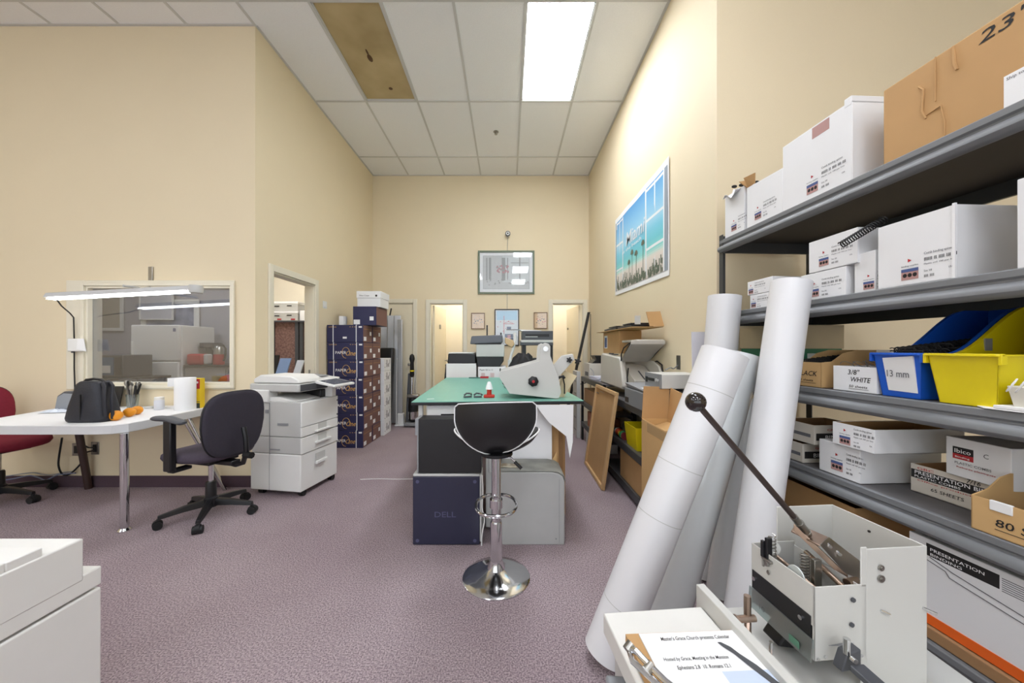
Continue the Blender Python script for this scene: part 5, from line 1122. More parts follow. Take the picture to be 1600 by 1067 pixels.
closed(t, L_, .34, .325); sticker(t, -L_*.40, .03, .17, .10); B().box(-.001, .34, -L_-.0, -L_+.03, .31, .345).build('end_flap', whitep, t, bevel=.002)
B().box(-.0007, 0, -L_*.72, -L_*.48, .27, .318).build('printed_strip', LM[3], t); B().box(.0, .35, -L_-.004, -L_, .0, .315).build('end_panel', paper, t)
t, p = sroot('brown_carton', 'big brown carton with handwriting on the near end of the top shelf', 'carton', 1380, z, d=.03); L_ = slen(1380, 1700, .03)
B().box(0, .42, -L_, 0, 0, .285).build('box_body', kraft, t, bevel=.004); m = B(); m.text('23"', .05, (-.001, -.255, .235), (0, -1, 0), (0, 0, 1), 0, slant=.25, width=.10); m.text('B', .05, (-.001, -.37, .235), (0, -1, 0), (0, 0, 1)); m.build('handwriting', ink, t)
B().box(-.002, 0, -.40, -.31, .004, .10).build('white_label', paper, t); m = B().text('Ship to 05 21', .012, (-.0025, -.315, .085), (0, -1, 0), (0, 0, 1)); m.build('label_print', LM[0], t)
m = B(); m.tube([(-.001, -.11, .22), (-.004, -.125, .20), (-.003, -.12, .13), (-.002, -.13, .10)], .003, 5).tube([(-.001, -.13, .11), (-.003, -.17, .115), (-.003, -.18, .06), (-.001, -.178, .0)], .002, 5).tube([(-.001, -.2, .28), (-.004, -.205, .22), (-.003, -.21, .2)], .004, 5).tube([(-.001, -.155, .284), (-.003, -.156, .20), (-.001, -.155, .14)], .002, 5); m.build('crumpled_dents', kraft, t)
# --- second tier
z = SZ[1]; yy = SZ[1]
for k, (zz, lb) in enumerate(((z, 'lower small white box in the short stack at the far end of the second shelf'), (z+.078, 'upper small white box in the short stack at the far end of the second shelf'))):
    t, p = sroot('white_supply_box', lb, 'box', 1172-4*k, zz); L_ = slen(1172-4*k, 1207); closed(t, L_, .30, .075); sticker(t, -.01, .006, .12, .062)
t, p = sroot('white_supply_box', 'white box under the open coil box on the second shelf, behind the tall roll', 'box', 1252, z); L_ = slen(1252, 1322); Hf = .118
closed(t, L_, .30, Hf); sticker(t, -.045, .012, .14, .08)
t, p = sroot('white_supply_box', 'open white box stacked on another behind the black coil on the second shelf', 'box', 1264, z+Hf+.002); L_ = slen(1264, 1340); opened(t, L_, .28, .14); sticker(t, -.05, .02, .14, .08)
t, p = sroot('white_supply_box', 'narrow white box between the stacked boxes and the large open box on the second shelf', 'box', 1335, z, d=.03); L_ = slen(1335, 1368, .03); closed(t, L_, .28, .155); sticker(t, -.035, .01, .05, .07)
t, p = sroot('white_supply_box', 'large open white box with brown inside on the second shelf', 'box', 1372, z, d=.012); L_ = slen(1372, 1494, .012); opened(t, L_, .30, .228, bottom=.12); sticker(t, -.075, .018, .135, .09)
B().box(-.005, .002, -L_-.001, -L_+.006, 0, .232).build('corner_fold', paper, t)
Yq = sY(1372, .012)
t = thing('binding_coil', 'long black binding coil hanging out of the large open white box', 'coil', (SA+.01-SB*Yq, Yq, z+.19)); m = B()
q0 = Vector(at(1314, 383, 1.38))-t.location; q1 = Vector(at(1384, 341, 1.34))-t.location
coil(m, q0, q1, .0125, 19, .0024, 0, 1.0); m.build('spiral', blackr, t)
t = thing('binding_coil', 'black binding coils heaped inside the large open white box', 'coil', (SA+.05-SB*1.3, 1.3, z+.19)); m = B()
for k in range(9): coil(m, (.0+.02*(k % 3), .02-.01*k, .02+.006*(k % 4)), (.12+.03*math.sin(k), -.03-.018*k, .022+.008*math.cos(k)), .012, 12, .0022)
m.build('spiral', blackr, t)
t, p = sroot('white_supply_box', 'white box cut off by the right edge of the photo on the second shelf', 'box', 1589, z); closed(t, .2, .30, .245)
# --- third tier
z = SZ[2]
t, p = sroot('storage_box', 'green box with beige lid seen behind the tall rolls on the third shelf', 'box', 1158, z, d=.20); L_ = slen(1158, 1234, .20)
B().box(.0, .3, -L_, 0, 0, .19).build('box_body', M('green_box', '#3f8a6a', .5), t, bevel=.003); B().box(-.006, .306, -L_-.006, .006, .17, .30).build('lid', M('beige_lid', '#d8c9a8', .6), t, bevel=.003)
t, p = sroot('kraft_bin', 'kraft bin of black coils with handwriting right of the tall roll', 'bin', 1244, z, d=.015); L_ = slen(1244, 1283, .015); D = .28; th = .004
m = B(); m.box(0, th, -L_, 0, 0, .11).box(0, D, -L_, 0, 0, th).box(D-th, D, -L_, 0, 0, .165)
sp2 = [(0, 0), (D, 0), (D, .165), (.16, .165), (.10, .15), (.05, .115), (0, .11)]
m.prism([(a, b_) for a, b_ in sp2], 'y', -th, 0).prism(sp2, 'y', -L_, -L_+th); m.build('box_body', kraftl, t, bevel=.001)
m = B().text('BLACK', .03, (-.001, -.005, .05), (0, -1, 0), (0, 0, 1), slant=.25, width=L_*.8).text('50 sheets', .014, (-.001, -.012, .025), (0, -1, 0), (0, 0, 1), slant=.2, width=L_*.6).box(-.001, 0, -L_*.8, -.012, .017, .0185); m.build('handwriting', ink, t)
m = B(); 
for k in range(26): coil(m, (.02, -.008-.01*(k % 9), .095+.009*(k//9)), (.25, -.01-.01*(k % 9), .11+.014*(k//9)), .009, 9, .002)
tag(m.build('binding_coils', blackr, loc=t.location, rot=(0, 0, SB)), 'black coils filling the kraft bin on the third shelf', 'coils', kind='stuff')
t, p = sroot('white_bin', 'white open box of white wires marked by hand left of the blue bin', 'bin', 1302, z, d=.02); L_ = slen(1302, 1370, .02); opened(t, L_, .28, .10, ins=whitep)
m = B().text('3/8"', .028, (-.001, -.06, .068), (0, -1, 0), (0, 0, 1), slant=.1, width=.045).text('WHITE', .027, (-.001, -.07, .04), (0, -1, 0), (0, 0, 1), slant=.2, width=.075).text('50 sheets', .014, (-.001, -.065, .017), (0, -1, 0), (0, 0, 1), slant=.2, width=.07).box(-.001, 0, -.14, -.065, .011, .0122); m.build('handwriting', ink, t)
m = B()
for k in range(14):
    a_ = k*1.9; m.tube([(.03+.015*k, -.03-.1*((k*.37) % 1)+.03*math.cos(a_+u), .106+.012*math.sin(a_+u*1.3)+.004*(k % 3)) for u in [i*.5 for i in range(9)]], .0014, 4)
tag(m.build('wire_loops', brush, loc=t.location, rot=(0, 0, SB)), 'tangle of white wire loops in the hand marked white box', 'wires', kind='stuff')
for px0, px1, d, H, lb in ((1256, 1300, .30, .145, 'plain white box at the back of the third shelf behind the kraft bin'), (1306, 1342, .31, .15, 'plain white box at the back of the third shelf behind the hand marked box'), (1340, 1405, .27, .165, 'plain white box at the back of the third shelf behind the blue bin')):
    t, p = sroot('white_supply_box', lb, 'box', px0, z, d=d); closed(t, slen(px0, px1, d), .16, H)
def shelf_bin(name, lab, px0, px1, mt, d=.0):
    W = slen(px0, px1, d); t, p = sroot(name, lab, 'bin', px0, z, d=d); Hf_, Hb = .155, .315; D = .46
    # profile of the top edge along depth
    def top(u): s_ = min(1, max(0, (u-.18)/.62)); return Hf_+(Hb-Hf_)*(s_*s_*(3-2*s_))
    th = .004; n = 14; k0 = .10; m = B()
    for sgn in (0, 1):
        Gs = []
        for j in (0, 1):
            rr = []
            for i in range(n+1):
                u = i/n; zt_ = top(u) if j else 0; ins_ = W*k0*(1-zt_/Hf_*1.0) if zt_ < Hf_ else 0
                x_ = u*D+(0.02*(1-zt_/Hf_)*(1-2*u) if zt_ < Hf_ else 0); y_ = -ins_ if sgn == 0 else -W+ins_
                rr.append((x_, y_, zt_))
            Gs.append(rr)
        m.sheet(Gs, th, (0, -1 if sgn == 0 else 1, 0))
    i0 = W*k0
    m.hexa([(.02, -i0, 0), (.02, -W+i0, 0), (.024, -W+i0, 0), (.024, -i0, 0)], [(0, 0, Hf_), (0, -W, Hf_), (.004, -W, Hf_), (.004, 0, Hf_)])
    m.hexa([(D-.024, -i0, 0), (D-.024, -W+i0, 0), (D-.02, -W+i0, 0), (D-.02, -i0, 0)], [(D-.004, 0, Hb), (D-.004, -W, Hb), (D, -W, Hb), (D, 0, Hb)])
    m.box(.02, D-.02, -W+i0, -i0, 0, .005); tub = m.build('tub', mt, t, bevel=.001, angle=50)
    m = B(); P1 = []; 
    for s_ in (0.007, -W-.007):
        pr = [(u*D, s_, top(u)) for u in [i/n for i in range(n+1)]]
        m.sheet([[ (a_, s_, c_) for a_, _, c_ in pr], [(a_, s_+(-.012 if s_ > 0 else .012), c_) for a_, _, c_ in pr]], .006, (0, 0, -1))
    m.prism([(-.002, .008), (-.012, -.0), (-.016, -W*.5), (-.012, -W), (-.002, -W-.008), (.006, -W-.008), (.006, .008)], 'z', Hf_-.006, Hf_+.002)
    m.box(-.006, .012, .0, .008, Hf_-.03, Hf_).box(-.006, .012, -W-.008, -W, Hf_-.03, Hf_); m.build('rim', mt, t, bevel=.001, angle=50)
    return t, W
t, W = shelf_bin('blue_bin', 'blue plastic bin of black coils with a handwritten 13 mm paper', 1364, 1439, bluep, .005)
m = B(); m.hexa([(.018, -.04, .022), (.016, -W+.02, .02), (.014, -W+.02, .02), (.014, -.04, .022)], [(.001, -.035, .138), (.001, -W+.02, .146), (-.004, -W+.02, .146), (-.004, -.035, .138)]); m.build('paper_label', paper, t)
m = B().text('13 mm', .034, (-.0025+.012, -.04, .072), (0, -1, 0), (-.125, 0, 1), slant=.05, width=W-.075); 
for i, v in enumerate(m.v): m.v[i] = (v[0]-.0075, v[1], v[2])
m.build('handwriting', LM[0], t)
m = B()
for k in range(22): coil(m, (.04, -.03-.012*(k % 8), .145+.010*(k//8)), (.40, -.028-.012*(k % 8), .165+.02*(k//8)), .010, 16, .0022)
tag(m.build('binding_coils', blackr, loc=t.location, rot=(0, 0, SB)), 'black coils filling the blue bin on the third shelf', 'coils', kind='stuff')
t, W = shelf_bin('yellow_bin', 'yellow plastic bin at the near end of the third shelf', 1449, 1562, yellowp, .0)
B().box(.19, .215, -.009, -.005, .165, .205).build('stuck_label', mgrey, t)
m = B()
for k in range(8): coil(m, (.10, -.05-.010*k, .10), (.40, -.045-.010*k, .12), .010, 10, .0022)
tag(m.build('binding_coils', blackr, loc=t.location, rot=(0, 0, SB)), 'black coils lying inside the yellow bin', 'coils', kind='stuff')
t, p = sroot('white_supply_bin', 'small cream bin with white loops at the right edge of the third shelf', 'bin', 1572, z, d=.0, py=None); 
B().hexa([(.01, -.01, 0), (.01, -.14, 0), (.14, -.14, 0), (.14, -.01, 0)], [(0, 0, .07), (0, -.15, .07), (.15, -.15, .07), (.15, 0, .07)]).build('tub', M('cream_bin', '#e3dfd2', .5), t, bevel=.003)
m = B()
for k in range(8): m.tube([(-.002+.01*math.cos(q_), -.012-.017*k+.012*math.cos(q_+1), .072+.018*math.sin(q_)) for q_ in [i*.45 for i in range(14)]], .002, 5)
m.build('white_loops', paper, t)
Yw_ = .532
pA = on(1521, 634, z+.002)
t = thing('white_tray', 'flat white plastic tray at the front near edge of the third shelf', 'tray', (1.375, 1.02, z+.001), SB); B().prism([(-.01, .0), (-.01, -.5), (.06, -.5), (.06, -.0), (.03, .045)], 'z', 0, .004).box(-.01, .055, -.5, -.02, .004, .014).build('tray_body', paper, t, bevel=.002)
# --- fourth tier
z = SZ[3]
for k, (zz, dx, lb) in enumerate(((z, 0, 'lower small white box with black printed band at the far end of the fourth shelf'), (z+.098, 6, 'upper small white box with black printed band at the far end of the fourth shelf'))):
    t, p = sroot('binding_supply_box', lb, 'box', 1222, zz, d=.02); L_ = slen(1222, 1254+18*k*1.0, .02)
    opened(t, L_, .22, .088, mt=M('beige_card', '#d4cdc1', .6)); m = B(); m.box(.01, .21, -L_-.001, -L_, .02, .052, 0).text('BINDING', .026, (.05, -L_-.0015, .025), (1, 0, 0), (0, 0, 1), 1, width=.13).text('GBC', .014, (.06, -L_-.0012, .063), (1, 0, 0), (0, 0, 1), 2, width=.05); m.box(-.0008, 0, -L_*.9, -.02, .03, .045, 3)
    m.build('printing', [ink, paper, redink, LM[0]], t)
t, p = sroot('white_supply_box', 'lower white box of the wide pair on the fourth shelf', 'box', 1280, z, d=.02); L_ = slen(1280, 1344, .02); closed(t, L_, .34, .135); sticker(t, -.055, .022, .12, .09)
t, p = sroot('white_supply_box', 'upper open white box of the wide pair on the fourth shelf', 'box', 1301, z+.137, d=.0); L_ = slen(1301, 1366, .0); opened(t, L_, .36, .09, ins=kraft, bottom=.05); sticker(t, -.03, .008, .12, .078)
t, p = sroot('binding_supply_box', 'long white box with a black printed banner on the fourth shelf', 'box', 1423, z, py=765.7, rz=.0); L_ = .27; opened(t, L_, .26, .102, mt=M('beige_card', ''), bottom=.05)
m = B(); U = (0, -1, 0); V = (0, 0, 1)
m.box(-.0008, 0, -L_+.002, -.002, .052, .083, 0).text('PRESENTATION BINDING', .018, (-.0012, -.012, .068), U, V, 1, width=.25).text('PLASTIC COMBS', .011, (-.0012, -.012, .056), U, V, 1, width=.13).text('GBC', .012, (-.001, -.02, .086), U, V, 2, width=.05).text('Office products', .007, (-.001, -.02, .044), U, V, 2, width=.16)
m.text('65 SHEETS', .016, (-.001, -.06, .020), U, V, 0, width=.09, slant=.1).text('7/16', .02, (-.0014, -.155, .086), U, V, 0, width=.035, slant=.2); m.build('printing', [ink, paper, redink], t)
p = on(1478, 739, z+.103)
t = thing('binding_supply_box', 'white box with a black and red logo stacked on the banner box', 'box', (p[0], p[1], z+.1045), SB-.10); L_ = .165; B().box(0, .3, -L_, 0, 0, .128).build('box_body', whitep, t, bevel=.002)
m = B(); m.box(-.0008, 0, -.075, -.02, .075, .098, 0).box(-.0008, 0, -.075, -.02, .058, .075, 2).text('Ibico', .019, (-.0012, -.024, .079), U, V, 1, width=.045).text('Binding', .008, (-.0012, -.026, .063), U, V, 1, width=.04)
m.text('PLASTIC COMBS', .011, (-.001, -.025, .042), U, V, 3, width=.095).text('Reliures plastiques', .007, (-.001, -.03, .030), U, V, 2, width=.10).text('C', .02, (-.001, -.10, .08), U, V, 3)
m.cyl((.10, -L_-.0008, .075), (.10, -L_, .075), .028, n=24, m=0); m.build('printing', [ink, paper, redink, LM[0]], t)
t, p = sroot('kraft_bin', 'kraft bin with handwriting and a white clip at the near end of the fourth shelf', 'bin', 1517, z, d=.0); L_ = .33; D = .32
m = B(); m.box(0, .004, -L_, 0, 0, .098).box(0, D, -L_, 0, 0, .004).box(D-.004, D, -L_, 0, 0, .16); sp2 = [(0, 0), (D, 0), (D, .16), (.13, .16), (.09, .148), (.05, .115), (0, .098)]
m.prism(sp2, 'y', -.004, 0).prism(sp2, 'y', -L_, -L_+.004); m.build('box_body', kraftl, t, bevel=.001)
B().box(-.003, .006, -.085, -.04, .072, .10).build('white_clip', paper, t, bevel=.002)
m = B().text('80 SPEED', .030, (-.001, -.05, .030), U, V, 0, width=.15, slant=.1).box(-.001, 0, -.22, -.05, .020, .0215); m.build('handwriting', ink, t)
tag(B().ball((0, 0, 0), .05, sc=(2.2, 2.0, .4)).build('dark_contents', blackr, loc=(t.location[0]+.16, t.location[1]-.15, z+.06)), 'dark combs lying in the kraft bin on the fourth shelf', 'combs', kind='stuff')
# --- bottom tier
z = SZ[4]
t, p = sroot('brown_carton', 'brown carton in the shadow at the far end of the bottom shelf', 'carton', 1165, z, d=.06); opened(t, .62, .42, .30, mt=kraft)
t, p = sroot('orange_white_box', 'long white box with an orange stripe and black banner on the bottom shelf', 'box', 1420, z, d=.03, py=None); L_ = .62
B().box(0, .40, -L_, 0, .045, .32).build('box_body', whitep, t, bevel=.003); B().box(-.002, .402, -L_-.001, .001, .040, .072).build('orange_stripe', orangep, t)
m = B(); m.box(-.001, 0, -.22, -.05, .265, .305, 0).text('PRESENTATION', .014, (-.0015, -.06, .284), U, V, 1, width=.13).text('BINDING', .012, (-.0015, -.06, .269), U, V, 1, width=.08)
for k in range(7): m.box(-.001, 0, -L_+.01, -.225, .262+.006*k, .264+.006*k, 2)
m.text('60 SPEED', .026, (-.0015, -.28, .225), U, V, 0, width=.12, slant=.15).tube([(-.0015, -.06, .262), (-.0015, -.12, .245), (-.0015, -.3, .215), (-.0015, -.5, .19)], .0012, 4, 2).tube([(-.0015, -.05, .25), (-.0015, -.10, .24), (-.0015, -.11, .225), (-.0015, -.5, .165)], .0012, 4, 2); m.build('printing', [ink, paper, LM[0]], t)
solid('cardboard_tray', 'flat brown cardboard tray under the orange striped box', 'cardboard', (t.location[0]-.015, t.location[1]+.01, z+.001), SB, B().box(0, .42, -.64, 0, 0, .036), kraftd, bevel=.002)

# ================================================================ FOREGROUND PUNCH
# stand that carries it
pz_ = .535
t = thing('low_cabinet', 'low pale cabinet under the heavy duty punch, mostly out of view', 'cabinet', (.80, .63, 0), .0); B().box(-.52, .22, -.36, .305, 0, pz_-.012).build('body', lgrey, t, bevel=.006)
t = thing('heavy_duty_punch', 'heavy grey metal paper punch with a long lever arm and black ball knob', 'punch', (.64, .74, pz_), .085)
c0, s0 = math.cos(.085), math.sin(.085)
def LP(p, zoff=True): x, y = p[0]-.64, p[1]-.74; return Vector((x*c0+y*s0, -x*s0+y*c0, p[2]-pz_))
def Lat(px, py, Y): return LP(at(px, py, Y))
m = B().box(-.115, .275, -.46, .245, -.010, .0); m.build('base_pan', cream, t, bevel=.002)
# side table plate with the raised guide rail
B().box(-.385, -.125, -.46, .19, .0, .050).build('paper_table', M('table_white', '#e2e1dc', .4), t, bevel=.003)
B().box(-.122, -.100, -.46, .215, .0, .092).build('guide_rail', cream, t, bevel=.002)
B().box(-.16, -.155, .06, .075, .0502, .051).build('printed_mark', LM[0], t)
zt_ = .755-pz_; zb_ = .60-pz_                              # punch head (sheet metal tray, open on top)
FL = .172; FW = .118; th = .0025
m = B(); m.box(0, th, 0, FL, zb_+.07, zt_).box(0, FW, 0, th, zb_, zt_).box(0, FW, FL-th, FL, zb_, zt_).box(FW-th, FW, 0, FL, zb_, zt_-.01)
m.box(0, th, 0, .006, zb_, zt_); m.build('head_housing', cream, t, bevel=.001)
B().box(-.002, .004, .008, FL-.004, zb_+.028, zt_-.066).build('black_die_bar', black, t, bevel=.001)
for y in (.03, FL-.012): B().cyl((-.005, y, zb_+.07), (-.001, y, zb_+.07), .005, n=12).build('bar_screw', steel, t)
B().hexa([(-.010, .0, zb_-.002), (-.007, .0, zb_-.002), (-.007, FL, zb_-.002), (-.010, FL, zb_-.002)], [(-.006, .0, zb_+.045), (-.003, .0, zb_+.045), (-.003, FL, zb_+.045), (-.006, FL, zb_+.045)]).build('scuffed_strip', acryl, t)
B().box(-.0112, -.0107, .025, .05, zb_+.005, zb_+.02, 0).build('green_mark', M('green_label', '#5f8f78', .6), t); B().text('10', .018, (-.0115, FL-.035, zb_+.014), (0, -1, 0), (0, 0, 1), 0, width=.02).build('number_mark', LM[0], t)
m = B().box(.004, FW-.004, .004, FL-.004, zb_+.004, zb_+.012).box(.01, FW-.01, .02, FL-.01, zb_+.03, zb_+.045).build('head_floor', black, t)
# drilled screws on the near plate
for x, z in ((.085, zt_-.030), (.082, zt_-.082)): B().cyl((x, -.001, z), (x, -.004, z), .0048, n=14).build('screw', dgrey, t)
for x, z in ((.006, zb_+.006), (.105, zb_+.006), (.022, zb_+.010)): B().cyl((x, -.001, z), (x, -.003, z), .003, n=12).build('screw', steel, t)
B().prism([(.03, zb_+.032), (.06, zb_+.035), (.088, zb_+.033), (.062, zb_+.029)], 'y', -.0012, -.0005).prism([(.058, zb_+.008), (.064, zb_+.008), (.062, zb_+.032), (.058, zb_+.03)], 'y', -.0012, -.0005).build('scratch_mark', mgrey, t)
# rods, springs, link and lever
B().cyl((.035, .015, zt_-.028), (.055, FL-.008, zt_-.028), .0045, n=14).build('cross_rod', bronze, t)
B().cyl((.085, .006, zt_-.02), (.10, .12, zt_-.0), .006, n=14).build('cross_rod', bronze, t)
m = B(); coil(m, (.028, .135, zb_+.05), (.028, .14, zt_+.035), .0075, 16, .0016, 0, 1); coil(m, (.062, .085, zb_+.05), (.062, .085, zt_+.02), .009, 18, .0016, 0, 1); m.build('return_spring', brush, t)
B().box(.053, .071, .052, .062, zb_+.03, zt_+.022).build('link_plate', brush, t, bevel=.001)
B().lathe([(.0, -.002), (.02, -.002), (.02, .0), (.0, .0)], n=20)
B().cyl((.034, .138, zt_-.0), (.034, .142, zt_), .016, n=20).build('pulley_disc', offw, t)
B().cyl((.004, .095, zt_-.012), (.0045, .07, zt_-.012), .0, n=3) if 0 else None
B().cyl((.014, .06, zt_-.015), (.017, .06, zt_-.015), .022, n=24).build('white_disc', M('disc_white', '#d7dcda', .4), t)
# metal channel (lever yoke)
A0 = Lat(1240, 812, .885); A1 = Lat(1290, 843, .84); A2 = Lat(1345, 908, .79)
def strip(m, a, b_, wv, tv, k=0):
    a, b_ = Vector(a), Vector(b_); wv = Vector(wv)/2; tv = Vector(tv); return m.hexa([a-wv, a+wv, a+wv+tv, a-wv+tv], [b_-wv, b_+wv, b_+wv+tv, b_-wv+tv], k)
def plate(pp, th, name, mt):
    P = [Lat(*p) for p in pp]; n = len(P); th = Vector(th); m = B(); m.add(P+[p+th for p in P], [tuple(range(n)), tuple(range(2*n-1, n-1, -1))]+[(i, n+i, n+(i+1) % n, (i+1) % n) for i in range(n)]); return m.build(name, mt, t, bevel=.0012)
plate([(1236, 829, .895), (1244, 817, .925), (1295, 839, .855), (1281, 852, .825)], (0, 0, -.004), 'yoke_top', bronze)
plate([(1281, 852, .8245), (1295, 839, .8545), (1309, 851, .84), (1344, 877, .80), (1344, 905, .785), (1322, 897, .785)], (.003, .004, .0), 'yoke_side_plate', M('steel_plate', '#b8afa6', .3, 1, var=.1, scale=40))
m = B(); strip(m, A0+Vector((-.008, -.008, -.014)), A2+Vector((-.022, .01, .0)), (.002, .002, .016), (.003, 0, 0)); m.build('yoke_arm', bronze, t, bevel=.001)
for px, py, yy_ in ((1296, 853, .832), (1311, 865, .817)): p = Lat(px, py, yy_); B().cyl(p+Vector((-.002, -.004, 0)), p+Vector((.003, .006, 0)), .0038, n=14).build('rivet', steel, t)
p = Lat(1325, 907, .785); B().cyl(p+Vector((-.01, -.006, .0)), p+Vector((.02, .0, .0)), .008, n=16).build('pivot_pin', bronze, t)
p0 = Lat(1087, 628, .74); p1 = Lat(1263, 834, .865)
d = (p1-p0).normalized()
rodm = M('dark_lever_rod', '#4a3f3c', .4, .5); lv = B().cyl(p0, p1-d*.06, .0062, .0068, n=16).build('lever_rod', rodm, t)
B().cyl(p1-d*.075, p1-d*.005, .0085, .0085, n=16).cyl(p1-d*.05, p1-d*.043, .010, n=16).cyl(p1-d*.01, p1+d*.004, .0095, .006, n=16).build('rod_socket', brush, lv)
B().ball(p0, .0205, n=28).build('ball_knob', M('shiny_black_ball', '#1d1614', .12, var=.05, coat=.5), t)
# adjuster on the front plate
B().box(-.004, .010, .118, .126, zt_-.012, zt_+.038).box(-.008, -.001, .126, .134, zt_-.012, zt_+.028).build('black_stop', black, t, bevel=.001); B().box(-.008, .004, .105, .132, zt_-.016, zt_-.010).cyl((-.003, .118, zt_-.022), (-.008, .118, zt_-.022), .006, n=14).cyl((-.002, .116, zt_-.042), (-.004, .116, zt_-.042), .005, n=14).cyl((-.004, .13, zt_-.035), (-.004, .13, zt_-.008), .003, n=8).build('stop_bracket', brush, t, bevel=.0008)
# tall cover (U of sheet metal open on top)
CT = .829-pz_; cw0, cw1, cy1 = .118, .262, .205
m = B(); m.box(cw0, cw1, .0, .003, 0, CT).box(cw1-.003, cw1, .003, cy1, 0, CT).box(cw0-.02, cw1, cy1-.003, cy1, 0, CT).box(cw0-.012, cw0+.002, .0, .003, .0, CT+.004).build('tall_cover', cream, t, bevel=.0015)
for x, z, r in ((.150, CT-.040, .0062), (.150, CT-.063, .0075)): B().cyl((x, -.001, z), (x, -.004, z), r, n=18).cyl((x, -.004, z), (x, -.006, z), r*.55, n=6).build('screw', brush, t)
B().cyl((.150, -.001, CT-.130), (.168, -.004, CT-.138), .0025, n=8).build('slot_pin', steel, t); B().cyl((.250, -.0, CT-.132), (.268, -.012, CT-.138), .0028, n=8).build('side_pin', steel, t); B().cyl((cw1-.006, .11, CT-.025), (cw1-.0035, .11, CT-.025), .003, n=10).build('hole_mark', ink, t)
# lower mechanism
m = B().tube([(-.045, .13, .115), (-.045, .13, .06), (-.055, .115, .035), (-.055, .07, .022), (-.055, .02, .012)], .008, 8).build('bent_bracket', bronze, t); B().cyl((-.075, .125, .063), (-.03, .125, .063), .008, n=14).cyl((-.076, .125, .063), (-.080, .125, .063), .011, n=6).build('clamp_bolt', bronze, t)
B().box(-.078, -.040, .0, .12, .0, .004).build('slotted_plate', brush, t, bevel=.001); B().cyl((-.045, .06, .004), (-.045, .06, .06), .004, n=10).build('peg', steel, t); B().cyl((-.055, .09, .004), (-.055, .09, .008), .005, n=12).build('screw', steel, t)
B().prism([(.0, .02), (.05, .01), (.09, -.03+.03), (.085, .05), (.03, .06)], 'y', .09, .14).build('black_lever', black, t, bevel=.004)
p = Lat(1330, 1040, .70); m = B().hexa([p+Vector((-.02, -.0, -.012)), p+Vector((.022, 0, -.008)), p+Vector((.022, .02, -.008)), p+Vector((-.02, .02, -.012))], [p+Vector((-.008, -.0, .022)), p+Vector((.022, .0, .030)), p+Vector((.022, .02, .03)), p+Vector((-.008, .02, .022))])
strip(m, p+Vector((.0, -.01, .0)), p+Vector((.05, -.12, -.05)), (.03, .0, 0), (0, .0, .012)); m.build('release_lever', dgrey, t, bevel=.002); B().cyl(p+Vector((-.006, -.006, .02)), p+Vector((-.006, -.014, .02)), .005, n=12).cyl(p+Vector((-.004, .005, .02)), p+Vector((-.004, .005, .05)), .006, n=12).build('lever_screw', steel, t)
p = Lat(1362, 1030, .74); B().box(.075, .118, .004, .02, .045, .062).build('lower_tab', brush, t)
# ---- stack with printed sheet, board and clamp on the paper table
tz2 = pz_+.051
def onp(px, py, z): return Vector(on(px, py, z))
q0, q1 = onp(998, 990, tz2+.024), onp(1152, 984, tz2+.024); uu = (q1-q0).normalized(); vv = Vector((uu.y, -uu.x, 0)); wS = (q1-q0).length
t = thing('music_programme', 'printed white sheet with a clarinet picture and black lettering on the punch table', 'paper', q0); HS = .28
def sl(m, u0, u1, v0, v1, z0, z1, k=0):
    P = lambda u, v, z: tuple(uu*u+vv*v+Vector((0, 0, z))); m.hexa([P(u0, v0, z0), P(u1, v0, z0), P(u1, v1, z0), P(u0, v1, z0)], [P(u0, v0, z1), P(u1, v0, z1), P(u1, v1, z1), P(u0, v1, z1)], k); return m
sl(B(), 0, wS, 0, HS, -.004, 0).build('sheet', paper, t)
m = B(); hv = -vv
def tx(s_, size, u, v, wdt, k=0, sl_=.15): m.text(s_, size, tuple(uu*u+vv*v+Vector((0, 0, .0006))), uu, hv, k, width=wdt, slant=sl_)
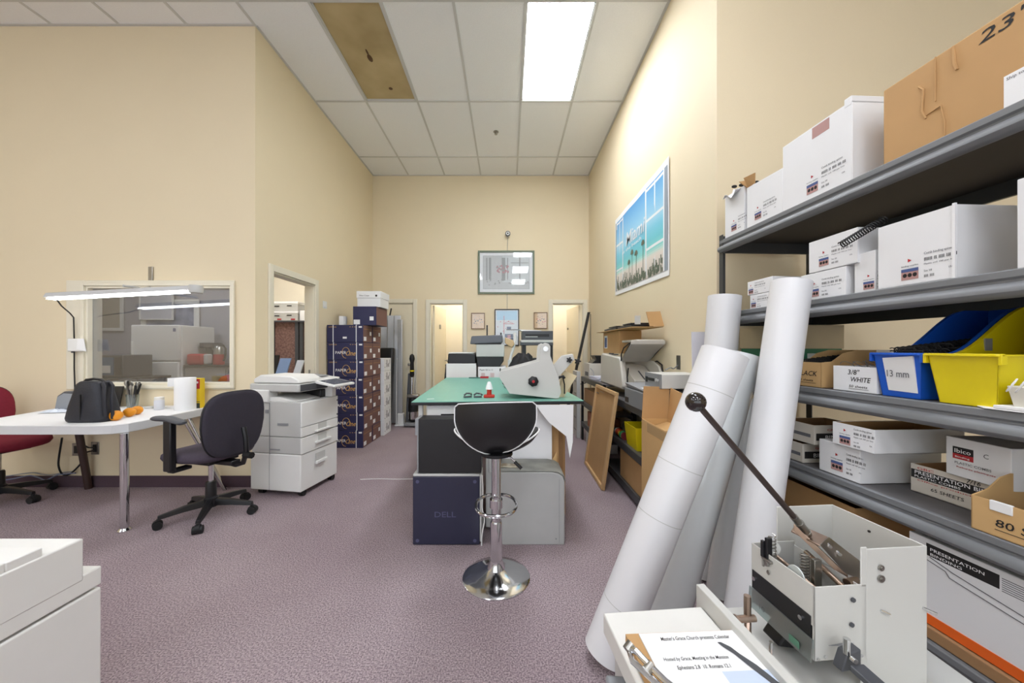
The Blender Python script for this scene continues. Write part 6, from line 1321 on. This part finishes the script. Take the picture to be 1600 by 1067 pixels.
tx("Master's Grace Church presents Calendar", .014, wS*.18, .022, wS*.68); tx('Hosted by Grace, Meeting in the Mansion', .012, wS*.10, .072, wS*.60); tx('Ephesians 2.8  10. Romans 12.1', .012, wS*.18, .092, wS*.48); m.build('lettering', ink, t)
m = B(); cl = [(.72, .032, .004), (.76, .045, .008), (.80, .062, .006), (.86, .09, .009), (.92, .125, .008), (.98, .16, .011)]
R = [[tuple(uu*(wS*u)+vv*v+uu*(r*math.cos(a_))+Vector((0, 0, .001))) for a_ in (0, PI)] for u, v, r in cl]
vs = [p_ for r in R for p_ in r]; m.add(vs, [(2*i, 2*i+1, 2*i+3, 2*i+2) for i in range(len(cl)-1)]); m.build('clarinet_picture', dgrey, t, raw=True)
m = B(); sl(m, wS*.55, wS, .10, HS, .0002, .0003); m.build('blue_wash', M('blue_wash', '#c9d6ea', .7), t)
t2 = thing('kraft_board', 'brown cardboard sheets under the printed sheet on the punch table', 'cardboard', q0)
m = sl(B(), -.028, wS-.01, -.006, HS, -.022, -.0045); m.build('sheets', kraft, t2)
g = onp(1000, 1045, tz2+.03)
t = thing('metal_clamp', 'chrome spring clamp at the lower left corner of the printed sheet', 'clamp', g, .5)
B().tube([(0, .03, .02), (.0, .01, .028), (.004, -.02, .02), (.012, -.05, .01), (.03, -.09, .0)], .006, 8).tube([(0, .03, .02), (-.01, .01, .012), (-.004, -.03, .008), (.0, -.08, .004)], .006, 8).build('clamp_arm', steel, t); B().cyl((-.006, .028, .018), (.008, .028, .026), .010, n=14).cyl((-.006, -.02, .014), (.010, -.02, .02), .009, n=14).build('clamp_pivot', brush, t)
g = onp(955, 1058, .50)
t = thing('grey_hole_punch', 'grey and black punch handle poking out at the bottom edge left of the cardboard', 'punch', (g.x+.03, g.y-.03, .50), -.1)
B().box(-.045, .07, -.08, .035, -.02, .0).build('body', mgrey, t, bevel=.006); B().box(-.0, .035, -.09, .01, .001, .012).build('grip', black, t, bevel=.004); B().tube([(.03, .03, .0), (.045, .05, .02), (.05, .03, .03), (.045, -.02, .028)], .005, 6).build('handle', paper, t)
